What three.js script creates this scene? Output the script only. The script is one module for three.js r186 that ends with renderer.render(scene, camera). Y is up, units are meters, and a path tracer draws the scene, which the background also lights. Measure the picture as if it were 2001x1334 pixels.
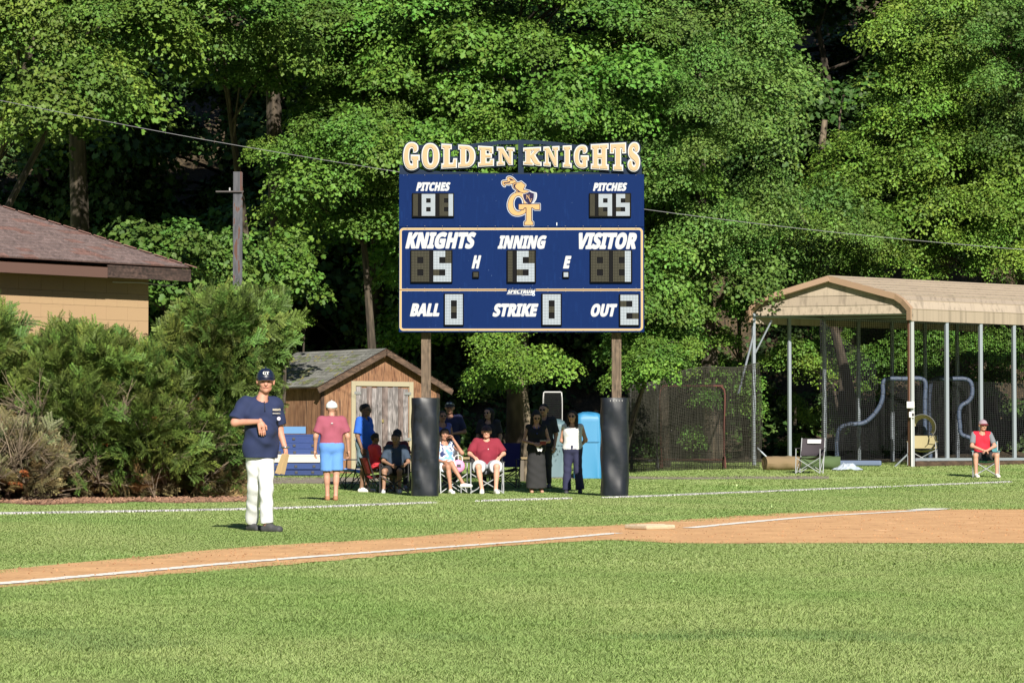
import * as THREE from 'three';
import { mergeGeometries, mergeVertices } from 'three/addons/utils/BufferGeometryUtils.js';
import { RoundedBoxGeometry } from 'three/addons/geometries/RoundedBoxGeometry.js';
import { TextGeometry } from 'three/addons/geometries/TextGeometry.js';
import { FontLoader } from 'three/addons/loaders/FontLoader.js';
import { ImprovedNoise } from 'three/addons/math/ImprovedNoise.js';

// ---------------------------------------------------------------- camera, sky, sun, exposure
const scene = new THREE.Scene();
const EYE = 0.95, F = 5600;                         // eye height above the field; focal length in picture widths of 2001
const camera = new THREE.PerspectiveCamera(2 * Math.atan(667 / F) * 180 / Math.PI, 1024 / 682, 0.5, 900);
camera.position.set(0, EYE, 0);
camera.rotation.x = Math.atan(203 / F);
const renderer = new THREE.WebGLRenderer({ antialias: true });
renderer.setSize(1024, 682);
renderer.toneMapping = THREE.LinearToneMapping;
renderer.toneMappingExposure = 1.85;
renderer.shadowMap.enabled = true;

const AZ = 0.2, EL = 0.52, SUN = new THREE.Vector3(Math.sin(AZ) * Math.cos(EL), Math.sin(EL), Math.cos(AZ) * Math.cos(EL));   // low sun behind the photographer, a little to one side
const sun = new THREE.DirectionalLight(new THREE.Color(1.0, 0.94, 0.83), 4.4);
sun.target.position.set(0, 1, -55);
sun.position.copy(SUN).multiplyScalar(90).add(sun.target.position);
sun.castShadow = true;
sun.shadow.mapSize.set(4096, 4096);
Object.assign(sun.shadow.camera, { left: -40, right: 40, top: 40, bottom: -40, near: 1, far: 220 });
scene.add(sun, sun.target);

{ // clear late-afternoon sky
  const W = 256, H = 128, data = new Float32Array(W * H * 4);
  for (let j = 0; j < H; j++) for (let i = 0; i < W; i++) {
    const e = ((j + 0.5) / H - 0.5) * Math.PI, up = Math.max(0, Math.sin(e));
    const t = Math.pow(up, 0.45), k = (j * W + i) * 4;
    const g = e < 0 ? 0.5 : 1;
    data[k] = g * (0.34 * (1 - t) + 0.085 * t); data[k + 1] = g * (0.39 * (1 - t) + 0.17 * t); data[k + 2] = g * (0.45 * (1 - t) + 0.36 * t); data[k + 3] = 1;
  }
  const sky = new THREE.DataTexture(data, W, H, THREE.RGBAFormat, THREE.FloatType);
  sky.mapping = THREE.EquirectangularReflectionMapping; sky.magFilter = sky.minFilter = THREE.LinearFilter; sky.needsUpdate = true;
  scene.background = sky; scene.environment = sky;
  scene.backgroundIntensity = 0.42; scene.environmentIntensity = 0.42;
}

// ---------------------------------------------------------------- helpers
let seed = 12345;
const rnd = () => { seed = (seed * 1664525 + 1013904223) >>> 0; return seed / 4294967296; };
const rr = (a, b) => a + (b - a) * rnd();
const V = (x, y, z) => new THREE.Vector3(x, y, z);
const perlin = new ImprovedNoise();
const noise = (x, y, z = 0) => perlin.noise(x + 100.3, y + 57.7, z + 31.1);
const fbm = (x, y, z = 0, o = 4) => { let s = 0, a = 0.5; for (let i = 0; i < o; i++) { s += a * noise(x, y, z); x *= 2.03; y *= 2.03; z *= 2.03; a *= 0.5; } return s; };
const sm = (a, b, x) => { const t = Math.min(1, Math.max(0, (x - a) / (b - a))); return t * t * (3 - 2 * t); };
const lerp = (a, b, t) => a + (b - a) * t;

function groundHeight(x, z) {                     // level field, then a gentle bank and the wooded hill
  const d = -z;
  let h = d > 58 ? 0.022 * (d - 58) : 0;
  if (d > 82) h += 0.55 * (d - 82) * sm(82, 96, d);
  return h;
}
// a point at a distance in front of the photographer, and a point on the field
const at = (px, py, d) => V((px - 1000.5) * d / F, EYE + (870 - py) * d / F, -d);
const atX = (px, d) => (px - 1000.5) * d / F;
const onField = (px, py) => { let lo = 4, hi = 82; for (let i = 0; i < 40; i++) { const d = (lo + hi) / 2; if (870 + (EYE - groundHeight(0, -d)) * F / d > py) lo = d; else hi = d; } return V((px - 1000.5) * lo / F, groundHeight(0, -lo), -lo); };
const stand = (px, d) => { const x = atX(px, d); return V(x, groundHeight(x, -d), -d); };

const used = {};
function numbered(name) { const n = used[name] = (used[name] ?? -1) + 1; return n ? name + '_' + String(n).padStart(3, '0') : name; }
function mesh(name, geo, mat, parent) {
  const list = Array.isArray(geo) ? geo : [geo];
  const g = list.length === 1 ? list[0] : merge(list);
  const m = new THREE.Mesh(g, mat); m.castShadow = m.receiveShadow = true;
  m.name = parent ? name : numbered(name); (parent || scene).add(m); return m;
}
function merge(list) {
  const any = list.some(g => g.attributes.color);
  const out = list.map(g => {
    let h = g.index ? g.toNonIndexed() : g.clone();
    for (const k of Object.keys(h.attributes)) if (!['position', 'normal', 'uv', 'color'].includes(k)) h.deleteAttribute(k);
    if (!h.attributes.normal) h.computeVertexNormals();
    const n = h.attributes.position.count;
    if (!h.attributes.uv) h.setAttribute('uv', new THREE.BufferAttribute(new Float32Array(n * 2), 2));
    if (any && !h.attributes.color) h.setAttribute('color', new THREE.BufferAttribute(new Float32Array(n * 3).fill(1), 3));
    return h;
  });
  return mergeGeometries(out);
}
function thing(name, label, category, pos = V(0, 0, 0), turn = 0, group) {
  const o = new THREE.Group(); o.name = numbered(name); scene.add(o);
  o.position.copy(pos); o.rotation.y = turn; o.userData = { label, category }; if (group) o.userData.group = group;
  return o;
}
function tag(o, label, category, group) { Object.assign(o.userData, { label, category }); if (group) o.userData.group = group; return o; }
function structure(name, geo, mat, label) { const m = mesh(name, geo, mat); m.userData = { kind: 'structure', label, category: name.replace(/_/g, ' ') }; return m; }
const box = (w, h, d, x = 0, y = 0, z = 0, ry = 0, rx = 0, rz = 0) => { const g = new THREE.BoxGeometry(w, h, d); g.rotateX(rx); g.rotateZ(rz); g.rotateY(ry); g.translate(x, y, z); return g; };
const rbox = (w, h, d, r, x = 0, y = 0, z = 0) => { const g = new RoundedBoxGeometry(w, h, d, 2, r); g.translate(x, y, z); return g; };
function rod(a, b, r, r2 = r, n = 8) {            // straight round bar between two points
  const d = V().subVectors(b, a), g = new THREE.CylinderGeometry(r2, r, d.length(), n);
  g.translate(0, d.length() / 2, 0); g.applyQuaternion(new THREE.Quaternion().setFromUnitVectors(V(0, 1, 0), d.normalize())); g.translate(a.x, a.y, a.z); return g;
}
const tube = (pts, r, n = 24, k = 8) => new THREE.TubeGeometry(new THREE.CatmullRomCurve3(pts, false, 'centripetal'), n, r, k);
function taper(pts, r0, r1, seg = 10, k = 7, wob = 0.12) {   // a limb: tube whose radius shrinks
  const c = new THREE.CatmullRomCurve3(pts), g = new THREE.TubeGeometry(c, seg, 1, k), p = g.attributes.position, q = V();
  for (let i = 0; i <= seg; i++) { c.getPointAt(i / seg, q); const r = lerp(r0, r1, i / seg);
    for (let j = 0; j <= k; j++) { const n = i * (k + 1) + j, a = j % k; const f = r * (1 + wob * Math.sin(a * 2.4 + i * 1.3));
      p.setXYZ(n, q.x + (p.getX(n) - q.x) * f, q.y + (p.getY(n) - q.y) * f, q.z + (p.getZ(n) - q.z) * f); } }
  g.computeVertexNormals(); return g;
}
const lin = (r, g, b) => new THREE.Color().setRGB(r, g, b);
const srgb = (r, g, b) => new THREE.Color().setRGB(r / 255, g / 255, b / 255, THREE.SRGBColorSpace);
const mat = (c, rough = 0.8, more = {}) => new THREE.MeshStandardMaterial({ color: c, roughness: rough, ...more });
function tex(w, h, fn, rep = true, srgbMap = true) {   // fn(u, v) gives 0..1 display values
  const d = new Uint8Array(w * h * 4);
  for (let j = 0; j < h; j++) for (let i = 0; i < w; i++) { const c = fn(i / w, j / h), k = (j * w + i) * 4; for (let n = 0; n < 3; n++) d[k + n] = Math.max(0, Math.min(255, c[n] * 255)); d[k + 3] = 255; }
  const t = new THREE.DataTexture(d, w, h); if (srgbMap) t.colorSpace = THREE.SRGBColorSpace; t.magFilter = THREE.LinearFilter; t.minFilter = THREE.LinearMipmapLinearFilter; t.generateMipmaps = true;
  if (rep) t.wrapS = t.wrapT = THREE.RepeatWrapping; t.needsUpdate = true; return t;
}
// noise that closes on itself over one tile
const loopNoise = (u, v, f, z = 0, o = 3) => { const a = u * 6.28318, b = v * 6.28318, r = f / 6.28318; let s = 0, w = 0.5, k = 1; for (let i = 0; i < o; i++) { s += w * (noise(Math.cos(a) * r * k + z, Math.sin(a) * r * k, Math.cos(b) * r * k + Math.sin(b) * r * k * 1.7 + z)); w *= 0.5; k *= 2; } return s; };
function uvBy(g, fn) { const p = g.attributes.position, a = new Float32Array(p.count * 2); for (let i = 0; i < p.count; i++) { const [u, v] = fn(p.getX(i), p.getY(i), p.getZ(i)); a[2 * i] = u; a[2 * i + 1] = v; } g.setAttribute('uv', new THREE.BufferAttribute(a, 2)); return g; }
function paint(g, fn) { const p = g.attributes.position, a = new Float32Array(p.count * 3); for (let i = 0; i < p.count; i++) { const c = fn(p.getX(i), p.getY(i), p.getZ(i), i); a[3 * i] = c[0]; a[3 * i + 1] = c[1]; a[3 * i + 2] = c[2]; } g.setAttribute('color', new THREE.BufferAttribute(a, 3)); return g; }
function copies(name, geo, material, list, parent) {   // list of [Matrix4, Color]
  const m = new THREE.InstancedMesh(geo, material, list.length); m.name = parent ? name : numbered(name); m.castShadow = m.receiveShadow = true;
  list.forEach(([q, c], i) => { m.setMatrixAt(i, q); m.setColorAt(i, c); });
  m.userData.kind = 'stuff'; (parent || scene).add(m); return m;
}

// ---------------------------------------------------------------- ground, infield, lines
const soilTex = tex(512, 512, (u, v) => { const n = loopNoise(u, v, 18, 3, 4), m = loopNoise(u, v, 60, 9, 2); return [0.59 + n * 0.12 + m * 0.1, 0.66 + n * 0.1 + m * 0.1, 0.38 + n * 0.1 + m * 0.08]; });
{
  const xs = [], zs = [];
  for (let x = -200; x <= 200; x += (Math.abs(x) < 24 ? 1 : 11)) xs.push(x);
  for (let z = 30; z >= -260; z -= (z < -5 && z > -112 ? 1 : 6)) zs.push(z);
  const g = new THREE.PlaneGeometry(1, 1, xs.length - 1, zs.length - 1), p = g.attributes.position;
  for (let j = 0; j < zs.length; j++) for (let i = 0; i < xs.length; i++) p.setXYZ(j * xs.length + i, xs[i], groundHeight(xs[i], zs[j]) - 0.004, zs[j]);
  g.computeVertexNormals(); uvBy(g, (x, y, z) => [x / 2.3, z / 2.3]);
  structure('ground', g, mat(lin(1, 1, 1), 1, { map: soilTex }), 'mown grass field running up to a wooded bank');
}
const clayUp = [[-500, 1168], [0, 1114], [240, 1091], [500, 1067], [750, 1053], [1000, 1033], [1180, 1027], [1270, 1020], [1380, 1012], [1500, 1004], [1620, 999], [1750, 996], [2000, 995], [2500, 996]];
const clayLow = [[2500, 1062], [2000, 1061], [1650, 1061], [1400, 1061.5], [1325, 1061], [1260, 1058], [1200, 1055], [1100, 1059], [1000, 1065.5], [750, 1086], [500, 1108], [250, 1129], [0, 1149], [-500, 1192]];
const dense = (list, n) => { const c = new THREE.CatmullRomCurve3(list.map(p => onField(...p)), false, 'centripetal'); return c.getSpacedPoints(n); };
const clayEdge = [...dense(clayUp, 200), ...dense(clayLow, 200)].map(p => { const j = fbm(p.x * 2.2, p.z * 2.2) * 0.16 + noise(p.x * 9, p.z * 9) * 0.05; return [p.x + j * 0.4, p.z + j]; });
function inside(poly, x, z) { let c = false; for (let i = 0, j = poly.length - 1; i < poly.length; j = i++) { const [xi, zi] = poly[i], [xj, zj] = poly[j]; if ((zi > z) !== (zj > z) && x < (xj - xi) * (z - zi) / (zj - zi) + xi) c = !c; } return c; }
const clayTex = tex(1024, 1024, (u, v) => { const n = loopNoise(u, v, 8, 1, 4), m = loopNoise(u, v, 90, 5, 2), s = Math.max(0, loopNoise(u, v, 40, 14, 3)) * 0.25; return [0.80 + n * 0.13 + m * 0.16 - s * 0.5, 0.61 + n * 0.12 + m * 0.15 - s * 0.45, 0.43 + n * 0.1 + m * 0.12 - s * 0.3]; });
const clayBump = tex(512, 512, (u, v) => { const b = 0.5 + loopNoise(u, v, 22, 2, 4) * 0.6 + loopNoise(u, v, 110, 8, 2) * 0.4; return [b, b, b]; }, true, false);
const clayMat = mat(lin(1.0, 1.02, 0.98), 1, { map: clayTex, bumpMap: clayBump, bumpScale: 0.007 });
function flat(poly, y, uvScale = 3) { const s = new THREE.Shape(poly.map(([x, z]) => new THREE.Vector2(x, -z))), g = new THREE.ShapeGeometry(s); g.rotateX(-Math.PI / 2); g.translate(0, y, 0); return uvBy(g, (x, yy, z) => [x / uvScale, z / uvScale]); }
structure('infield_dirt', flat(clayEdge, 0.004), clayMat, 'orange clay base path and infield dirt with a ragged grass edge');

// ribbons of chalk: uneven edges, thin spots
function chalk(list, n, width, y, gap) {
  const pts = dense(list, n), pos = [], idx = [];
  pts.forEach((p, i) => {
    const q = pts[Math.min(n, i + 1)], o = pts[Math.max(0, i - 1)], t = V().subVectors(q, o).normalize(), s = V(-t.z, 0, t.x);
    const w = width * (0.5 + 0.22 * noise(i * 0.9, 3) + 0.12 * noise(i * 3.1, 8)), k = noise(i * 0.31, 20) * width * 0.12;
    pos.push(p.x + s.x * (w + k), y, p.z + s.z * (w + k), p.x - s.x * (w - k), y, p.z - s.z * (w - k));
    if (i && !(gap && gap(p, i))) { const a = 2 * i - 2; idx.push(a, a + 2, a + 1, a + 1, a + 2, a + 3); }
  });
  const g = new THREE.BufferGeometry(); g.setAttribute('position', new THREE.Float32BufferAttribute(pos, 3)); g.setIndex(idx); g.computeVertexNormals();
  const nn = g.attributes.normal; for (let i = 0; i < nn.count; i++) nn.setXYZ(i, 0, 1, 0);
  return uvBy(g, (x, yy, z) => [x, z]);
}
const chalkTex = tex(256, 256, (u, v) => { const n = 0.93 + loopNoise(u, v, 40, 4, 3) * 0.2; return [n, n * 0.98, n * 0.94]; });
const chalkMat = mat(lin(0.9, 0.9, 0.9), 1, { map: chalkTex });
structure('foul_line', chalk([[-400, 1173], [0, 1141], [250, 1119], [500, 1097], [750, 1078], [1000, 1060], [1205, 1042]], 420, 0.17, 0.009), chalkMat, 'white chalk foul line along the clay base path up to the base');
structure('foul_line', chalk([[1345, 1032], [1480, 1019], [1600, 1009], [1720, 1002], [1790, 998], [1828, 995]], 300, 0.18, 0.009), chalkMat, 'white chalk line running on from the base across the dirt');
structure('chalk_heap', chalk([[1795, 997.5], [1815, 996], [1834, 994]], 40, 0.42, 0.012), chalkMat, 'thick smear of spilled chalk where the dirt meets the grass');
const outLine = [[-300, 1010], [0, 1005], [250, 1001], [500, 996], [750, 987], [1000, 978], [1230, 972], [1500, 961.5], [1750, 951.5], [1975, 942.5]];
const outPts = dense(outLine, 900);

// ---------------------------------------------------------------- grass
{
  function tuft(n, spread, h, w) {
    const pos = [], nor = [], idx = [], col = [];
    for (let i = 0; i < n; i++) {
      const a = rr(0, 6.283), r = spread * Math.pow(rnd(), 0.52), x = Math.cos(a) * r, z = Math.sin(a) * r, dir = rr(0, 6.283), hh = h * rr(0.55, 1.15), lean = hh * rr(0.3, 1.3), la = rr(0, 6.283);
      const wx = Math.cos(dir) * w * 0.5, wz = Math.sin(dir) * w * 0.5, lx = Math.cos(la) * lean, lz = Math.sin(la) * lean, b = pos.length / 3;
      pos.push(x - wx, 0, z - wz, x + wx, 0, z + wz, x + lx * 0.35 - wx * 0.8, hh * 0.6, z + lz * 0.35 - wz * 0.8, x + lx * 0.35 + wx * 0.8, hh * 0.6, z + lz * 0.35 + wz * 0.8, x + lx, hh, z + lz);
      idx.push(b, b + 1, b + 2, b + 1, b + 3, b + 2, b + 2, b + 3, b + 4);
      const straw = rnd() < 0.2, k = rr(0.92, 1.08), c = straw ? [1.2 * k, 1.05 * k, 1.3 * k] : [k, k, k];
      for (let q = 0; q < 5; q++) { col.push(...c); const nx = -wz / w * 0.8 + lx * 4, nz = wx / w * 0.8 + lz * 4, l = Math.hypot(nx, 2.4, nz); nor.push(nx / l, 2.4 / l, nz / l); }
    }
    const g = new THREE.BufferGeometry(); g.setAttribute('position', new THREE.Float32BufferAttribute(pos, 3)); g.setAttribute('normal', new THREE.Float32BufferAttribute(nor, 3)); g.setAttribute('color', new THREE.Float32BufferAttribute(col, 3)); g.setIndex(idx); return g;
  }
  const near = tuft(600, 0.26, 0.016, 0.0024), mid = tuft(460, 0.36, 0.019, 0.004), far = tuft(380, 0.62, 0.026, 0.0085), chalky = tuft(26, 0.06, 0.036, 0.012);
  const gm = mat(lin(1, 1, 1), 0.75, { vertexColors: true, side: THREE.DoubleSide });
  const darkTufts = [[1235, 1241, 75, 7], [1330, 1240, 150, 6], [1560, 1240, 240, 6], [240, 1258, 160, 12], [120, 1238, 160, 8], [880, 1245, 110, 6], [1700, 1248, 200, 6]];  // patches of darker, slightly taller tufts
  const lists = [[], [], []], q = new THREE.Quaternion(), s = V(), up = V(0, 1, 0);
  const inBed = (x, d) => { const px = x * F / d + 1000.5, py = 870 + EYE * F / d; return px < 490 && d > 47 + 1.4 * noise(px * 0.012, 4) + (px < 250 ? -0.6 : 0.6) && d < 57; };
  function sow(d0, d1, per, kind, sc) {
    const area = (d1 - d0) * (d0 + d1) * 0.5 * 0.42, n = Math.round(area * per);
    for (let i = 0; i < n; i++) {
      const d = Math.sqrt(lerp(d0 * d0, d1 * d1, rnd())), x = rr(-0.21, 0.21) * d, z = -d;
      if (inside(clayEdge, x, z)) continue;
      if (inBed(x, d)) continue;
      const px = x * F / d + 1000.5, py = 870 + EYE * F / d;
      if (((d > 63 && d < 67 + noise(x * 0.4, 2) && px < 760) || (d > 66.2 && d < 67.6 + noise(x * 0.5, 5) * 0.8 && px > 1060 && px < 1600)) && rnd() < 0.93) continue;   // trodden gravel walk
      const n0 = Math.sin((x * 0.93 - z * 0.36) * 2.1) * 0.16 + noise(x * 0.11, z * 0.07, 9) * 0.5, n1 = fbm(x * 0.35, z * 0.22, 0, 3), n2 = fbm(x * 1.6 + 40, z * 1.1, 5, 3), n3 = rnd() - 0.5;
      let c = [0.345 + n0 * 0.12 + n1 * 0.16 + n2 * 0.1 + n3 * 0.02, 0.47 + n0 * 0.08 + n1 * 0.1 + n2 * 0.06 + n3 * 0.02, 0.145 + n0 * 0.06 + n1 * 0.07 + n2 * 0.05 + n3 * 0.01];
      let h = 1;
      if (py > 1200) for (const [lx, ly, lw, lh] of darkTufts) { const e = Math.hypot((px - lx) / lw, (py - ly) / lh) + noise(px * 0.03, py * 0.2) * 0.7; if (e < 1) { if (rnd() < 0.6) { c = [lerp(c[0], 0.15, 0.6), lerp(c[1], 0.27, 0.6), lerp(c[2], 0.075, 0.6)]; h = 1.25; } } }
      q.setFromAxisAngle(up, rnd() * 6.283); s.set(sc, sc * h * rr(0.8, 1.15) * (kind ? 0.8 / Math.sqrt(sc) : 1), sc);
      lists[kind].push([new THREE.Matrix4().compose(V(x, groundHeight(x, z) - 0.006, z), q, s), lin(...c.map(v => Math.max(0.02, v)))]);
    }
  }
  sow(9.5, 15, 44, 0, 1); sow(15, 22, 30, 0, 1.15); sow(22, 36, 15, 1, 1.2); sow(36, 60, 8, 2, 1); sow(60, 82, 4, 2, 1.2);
  const white = []; for (let i = 0; i < 900; i++) for (let k = 0; k < 5; k++) { const o = outPts[i], n = outPts[Math.min(899, i + 1)], f = (k + rnd()) / 5, x = lerp(o.x, n.x, f), z = lerp(o.z, n.z, f) + rr(-0.05, 0.05); if (rnd() > 0.9 + 1.3 * (noise(x * 0.9, 7) + 0.5 * noise(x * 0.3, 1))) continue; q.setFromAxisAngle(up, rnd() * 6.283); white.push([new THREE.Matrix4().compose(V(x, groundHeight(x, z) - 0.002, z), q, V(1, 1, 1)), lin(0.85, 0.85, 0.82)]); }
  const wl = copies('chalked_grass', chalky, gm, white); wl.userData = { kind: 'stuff', label: 'broken white line of chalked grass running in front of the spectators', category: 'line' };
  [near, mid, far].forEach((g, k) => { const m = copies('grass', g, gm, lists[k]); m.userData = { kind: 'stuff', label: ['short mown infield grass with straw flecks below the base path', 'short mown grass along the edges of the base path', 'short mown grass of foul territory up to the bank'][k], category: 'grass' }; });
}
// mulch bed and gravel walk
{
  const bed = []; for (let i = 0; i <= 60; i++) { const px = lerp(-250, 490, i / 60), d = 47 + 1.4 * noise(px * 0.012, 4) + (px < 250 ? -0.6 : 0.6); bed.push([atX(px, d), -d]); }
  bed.push([atX(500, 57), -57], [atX(-300, 57), -57]);
  const mulch = tex(512, 512, (u, v) => { const n = loopNoise(u, v, 30, 2, 3), m = loopNoise(u, v, 120, 7, 2); return [0.56 + n * 0.3 + m * 0.3, 0.41 + n * 0.26 + m * 0.28, 0.32 + n * 0.2 + m * 0.24]; });
  structure('mulch_bed', flat(bed, 0.006, 1.6), mat(lin(0.8, 0.72, 0.7), 1, { map: mulch, bumpMap: clayBump, bumpScale: 0.05 }), 'reddish brown mulch bed under the tall yew bushes');
  const chip = new THREE.BoxGeometry(0.05, 0.012, 0.018), list = [];
  for (let i = 0; i < 2600; i++) { const px = rr(-60, 500), d = rr(46.2, 53); if (d < 47.1 + 1.4 * noise(px * 0.012, 4) + (px < 250 ? -0.6 : 0.6)) continue; const k = rr(0.5, 1.2); list.push([new THREE.Matrix4().compose(V(atX(px, d), 0.016 + rr(0, 0.02), -d), new THREE.Quaternion().setFromEuler(new THREE.Euler(rr(-0.5, 0.5), rr(0, 6), rr(-0.5, 0.5))), V(rr(0.6, 1.6), 1, rr(0.6, 1.6))), lin(0.3 * k, 0.17 * k, 0.11 * k)]); }
  const mc = copies('mulch_chips', chip, mat(lin(1, 1, 1), 1), list); mc.userData = { kind: 'stuff', label: 'loose bark chips scattered over the mulch bed', category: 'mulch' };
  const gravel = tex(512, 512, (u, v) => { const n = loopNoise(u, v, 14, 3, 3), m = loopNoise(u, v, 130, 4, 2); const b = 0.53 + n * 0.18 + m * 0.4; return [b, b * 0.94, b * 0.86]; });
  const strip = (px0, px1, d0, d1) => { const g = new THREE.PlaneGeometry(1, 1, 30, 4), p = g.attributes.position; for (let i = 0; i < p.count; i++) { const u = p.getX(i) + 0.5, v = p.getY(i) + 0.5, px = lerp(px0, px1, u), d = lerp(d0, d1, v) + (v === 0 || v === 1 ? 0.7 * noise(px * 0.01, v * 9) : 0), x = atX(px, d); p.setXYZ(i, x, groundHeight(x, -d) + 0.004, -d); } g.computeVertexNormals(); return uvBy(g, (x, y, z) => [x / 1.5, z / 1.5]); };
  structure('gravel_path', [strip(300, 780, 62.8, 67.4), strip(1060, 1620, 66, 68)], mat(lin(0.9, 0.87, 0.85), 1, { map: gravel }), 'pale trodden gravel walk behind the spectators');
}
{ // the base
  const b = thing('base_bag', 'dusty white canvas base bag lying on the clay', 'base', onField(1270, 1034), 0.62);
  mesh('bag', rbox(0.42, 0.055, 0.42, 0.022, 0, 0.03, 0), mat(lin(0.66, 0.57, 0.43), 0.9, { map: chalkTex, bumpMap: clayBump, bumpScale: 0.006 }), b);
  mesh('strap', [box(0.4, 0.004, 0.04, 0, 0.059, 0)], mat(lin(0.6, 0.5, 0.38), 0.9), b);
}
{ // leaf litter of the wood
  const g = new THREE.PlaneGeometry(1, 1, 60, 60), p = g.attributes.position; for (let i = 0; i < p.count; i++) { const x = p.getX(i) * 120, d = lerp(79.5, 190, Math.pow(p.getY(i) + 0.5, 1.6)) + (p.getY(i) < -0.49 ? 0.8 * noise(x * 0.5, 3) : 0); p.setXYZ(i, x, groundHeight(x, -d) + 0.02, -d); } g.computeVertexNormals();
  const litter = tex(256, 256, (u, v) => { const k = 0.3 + loopNoise(u, v, 30, 3, 3) * 0.3; return [k, k * 0.85, k * 0.62]; });
  structure('forest_floor', uvBy(g, (x, y, z) => [x / 2, z / 2]), mat(lin(0.75, 0.75, 0.75), 1, { map: litter }), 'brown leaf litter floor of the wood climbing the hill');
}
{ // crumbs and scuffs of clay
  const list = [], g = new THREE.IcosahedronGeometry(0.008, 0), dent = new THREE.TorusGeometry(0.06, 0.012, 5, 12); dent.rotateX(Math.PI / 2); dent.scale(1, 0.5, 1.7); const scuffs = [];
  for (let i = 0; i < 3000; i++) { const d = rr(19, 43), x = rr(-0.2, 0.2) * d; if (!inside(clayEdge, x, -d)) continue; const k = rr(0.6, 1.15); const q = new THREE.Quaternion().setFromEuler(new THREE.Euler(rr(0, 3), rr(0, 3), 0)), e = new THREE.Quaternion().setFromAxisAngle(V(0, 1, 0), rr(0, 6)); if (i % 40) list.push([new THREE.Matrix4().compose(V(x, 0.008, -d), q, V(rr(0.4, 1.6), rr(0.3, 0.9), rr(0.4, 1.6))), lin(0.4 * k, 0.22 * k, 0.11 * k)]); else scuffs.push([new THREE.Matrix4().compose(V(x, 0.005, -d), e, V(rr(0.6, 1.2), rr(0.3, 0.6), rr(0.6, 1.2))), lin(0.5, 0.31, 0.17)]); }
  const m = copies('clay_crumbs', g, mat(lin(1, 1, 1), 1), list); m.userData = { kind: 'stuff', label: 'loose crumbs of clay scattered over the base path', category: 'dirt' };
  const s = copies('cleat_scuffs', dent, mat(lin(1, 1, 1), 1), scuffs); s.userData = { kind: 'stuff', label: 'low rims of cleat scuffs pressed into the clay', category: 'dirt' };
}

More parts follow.
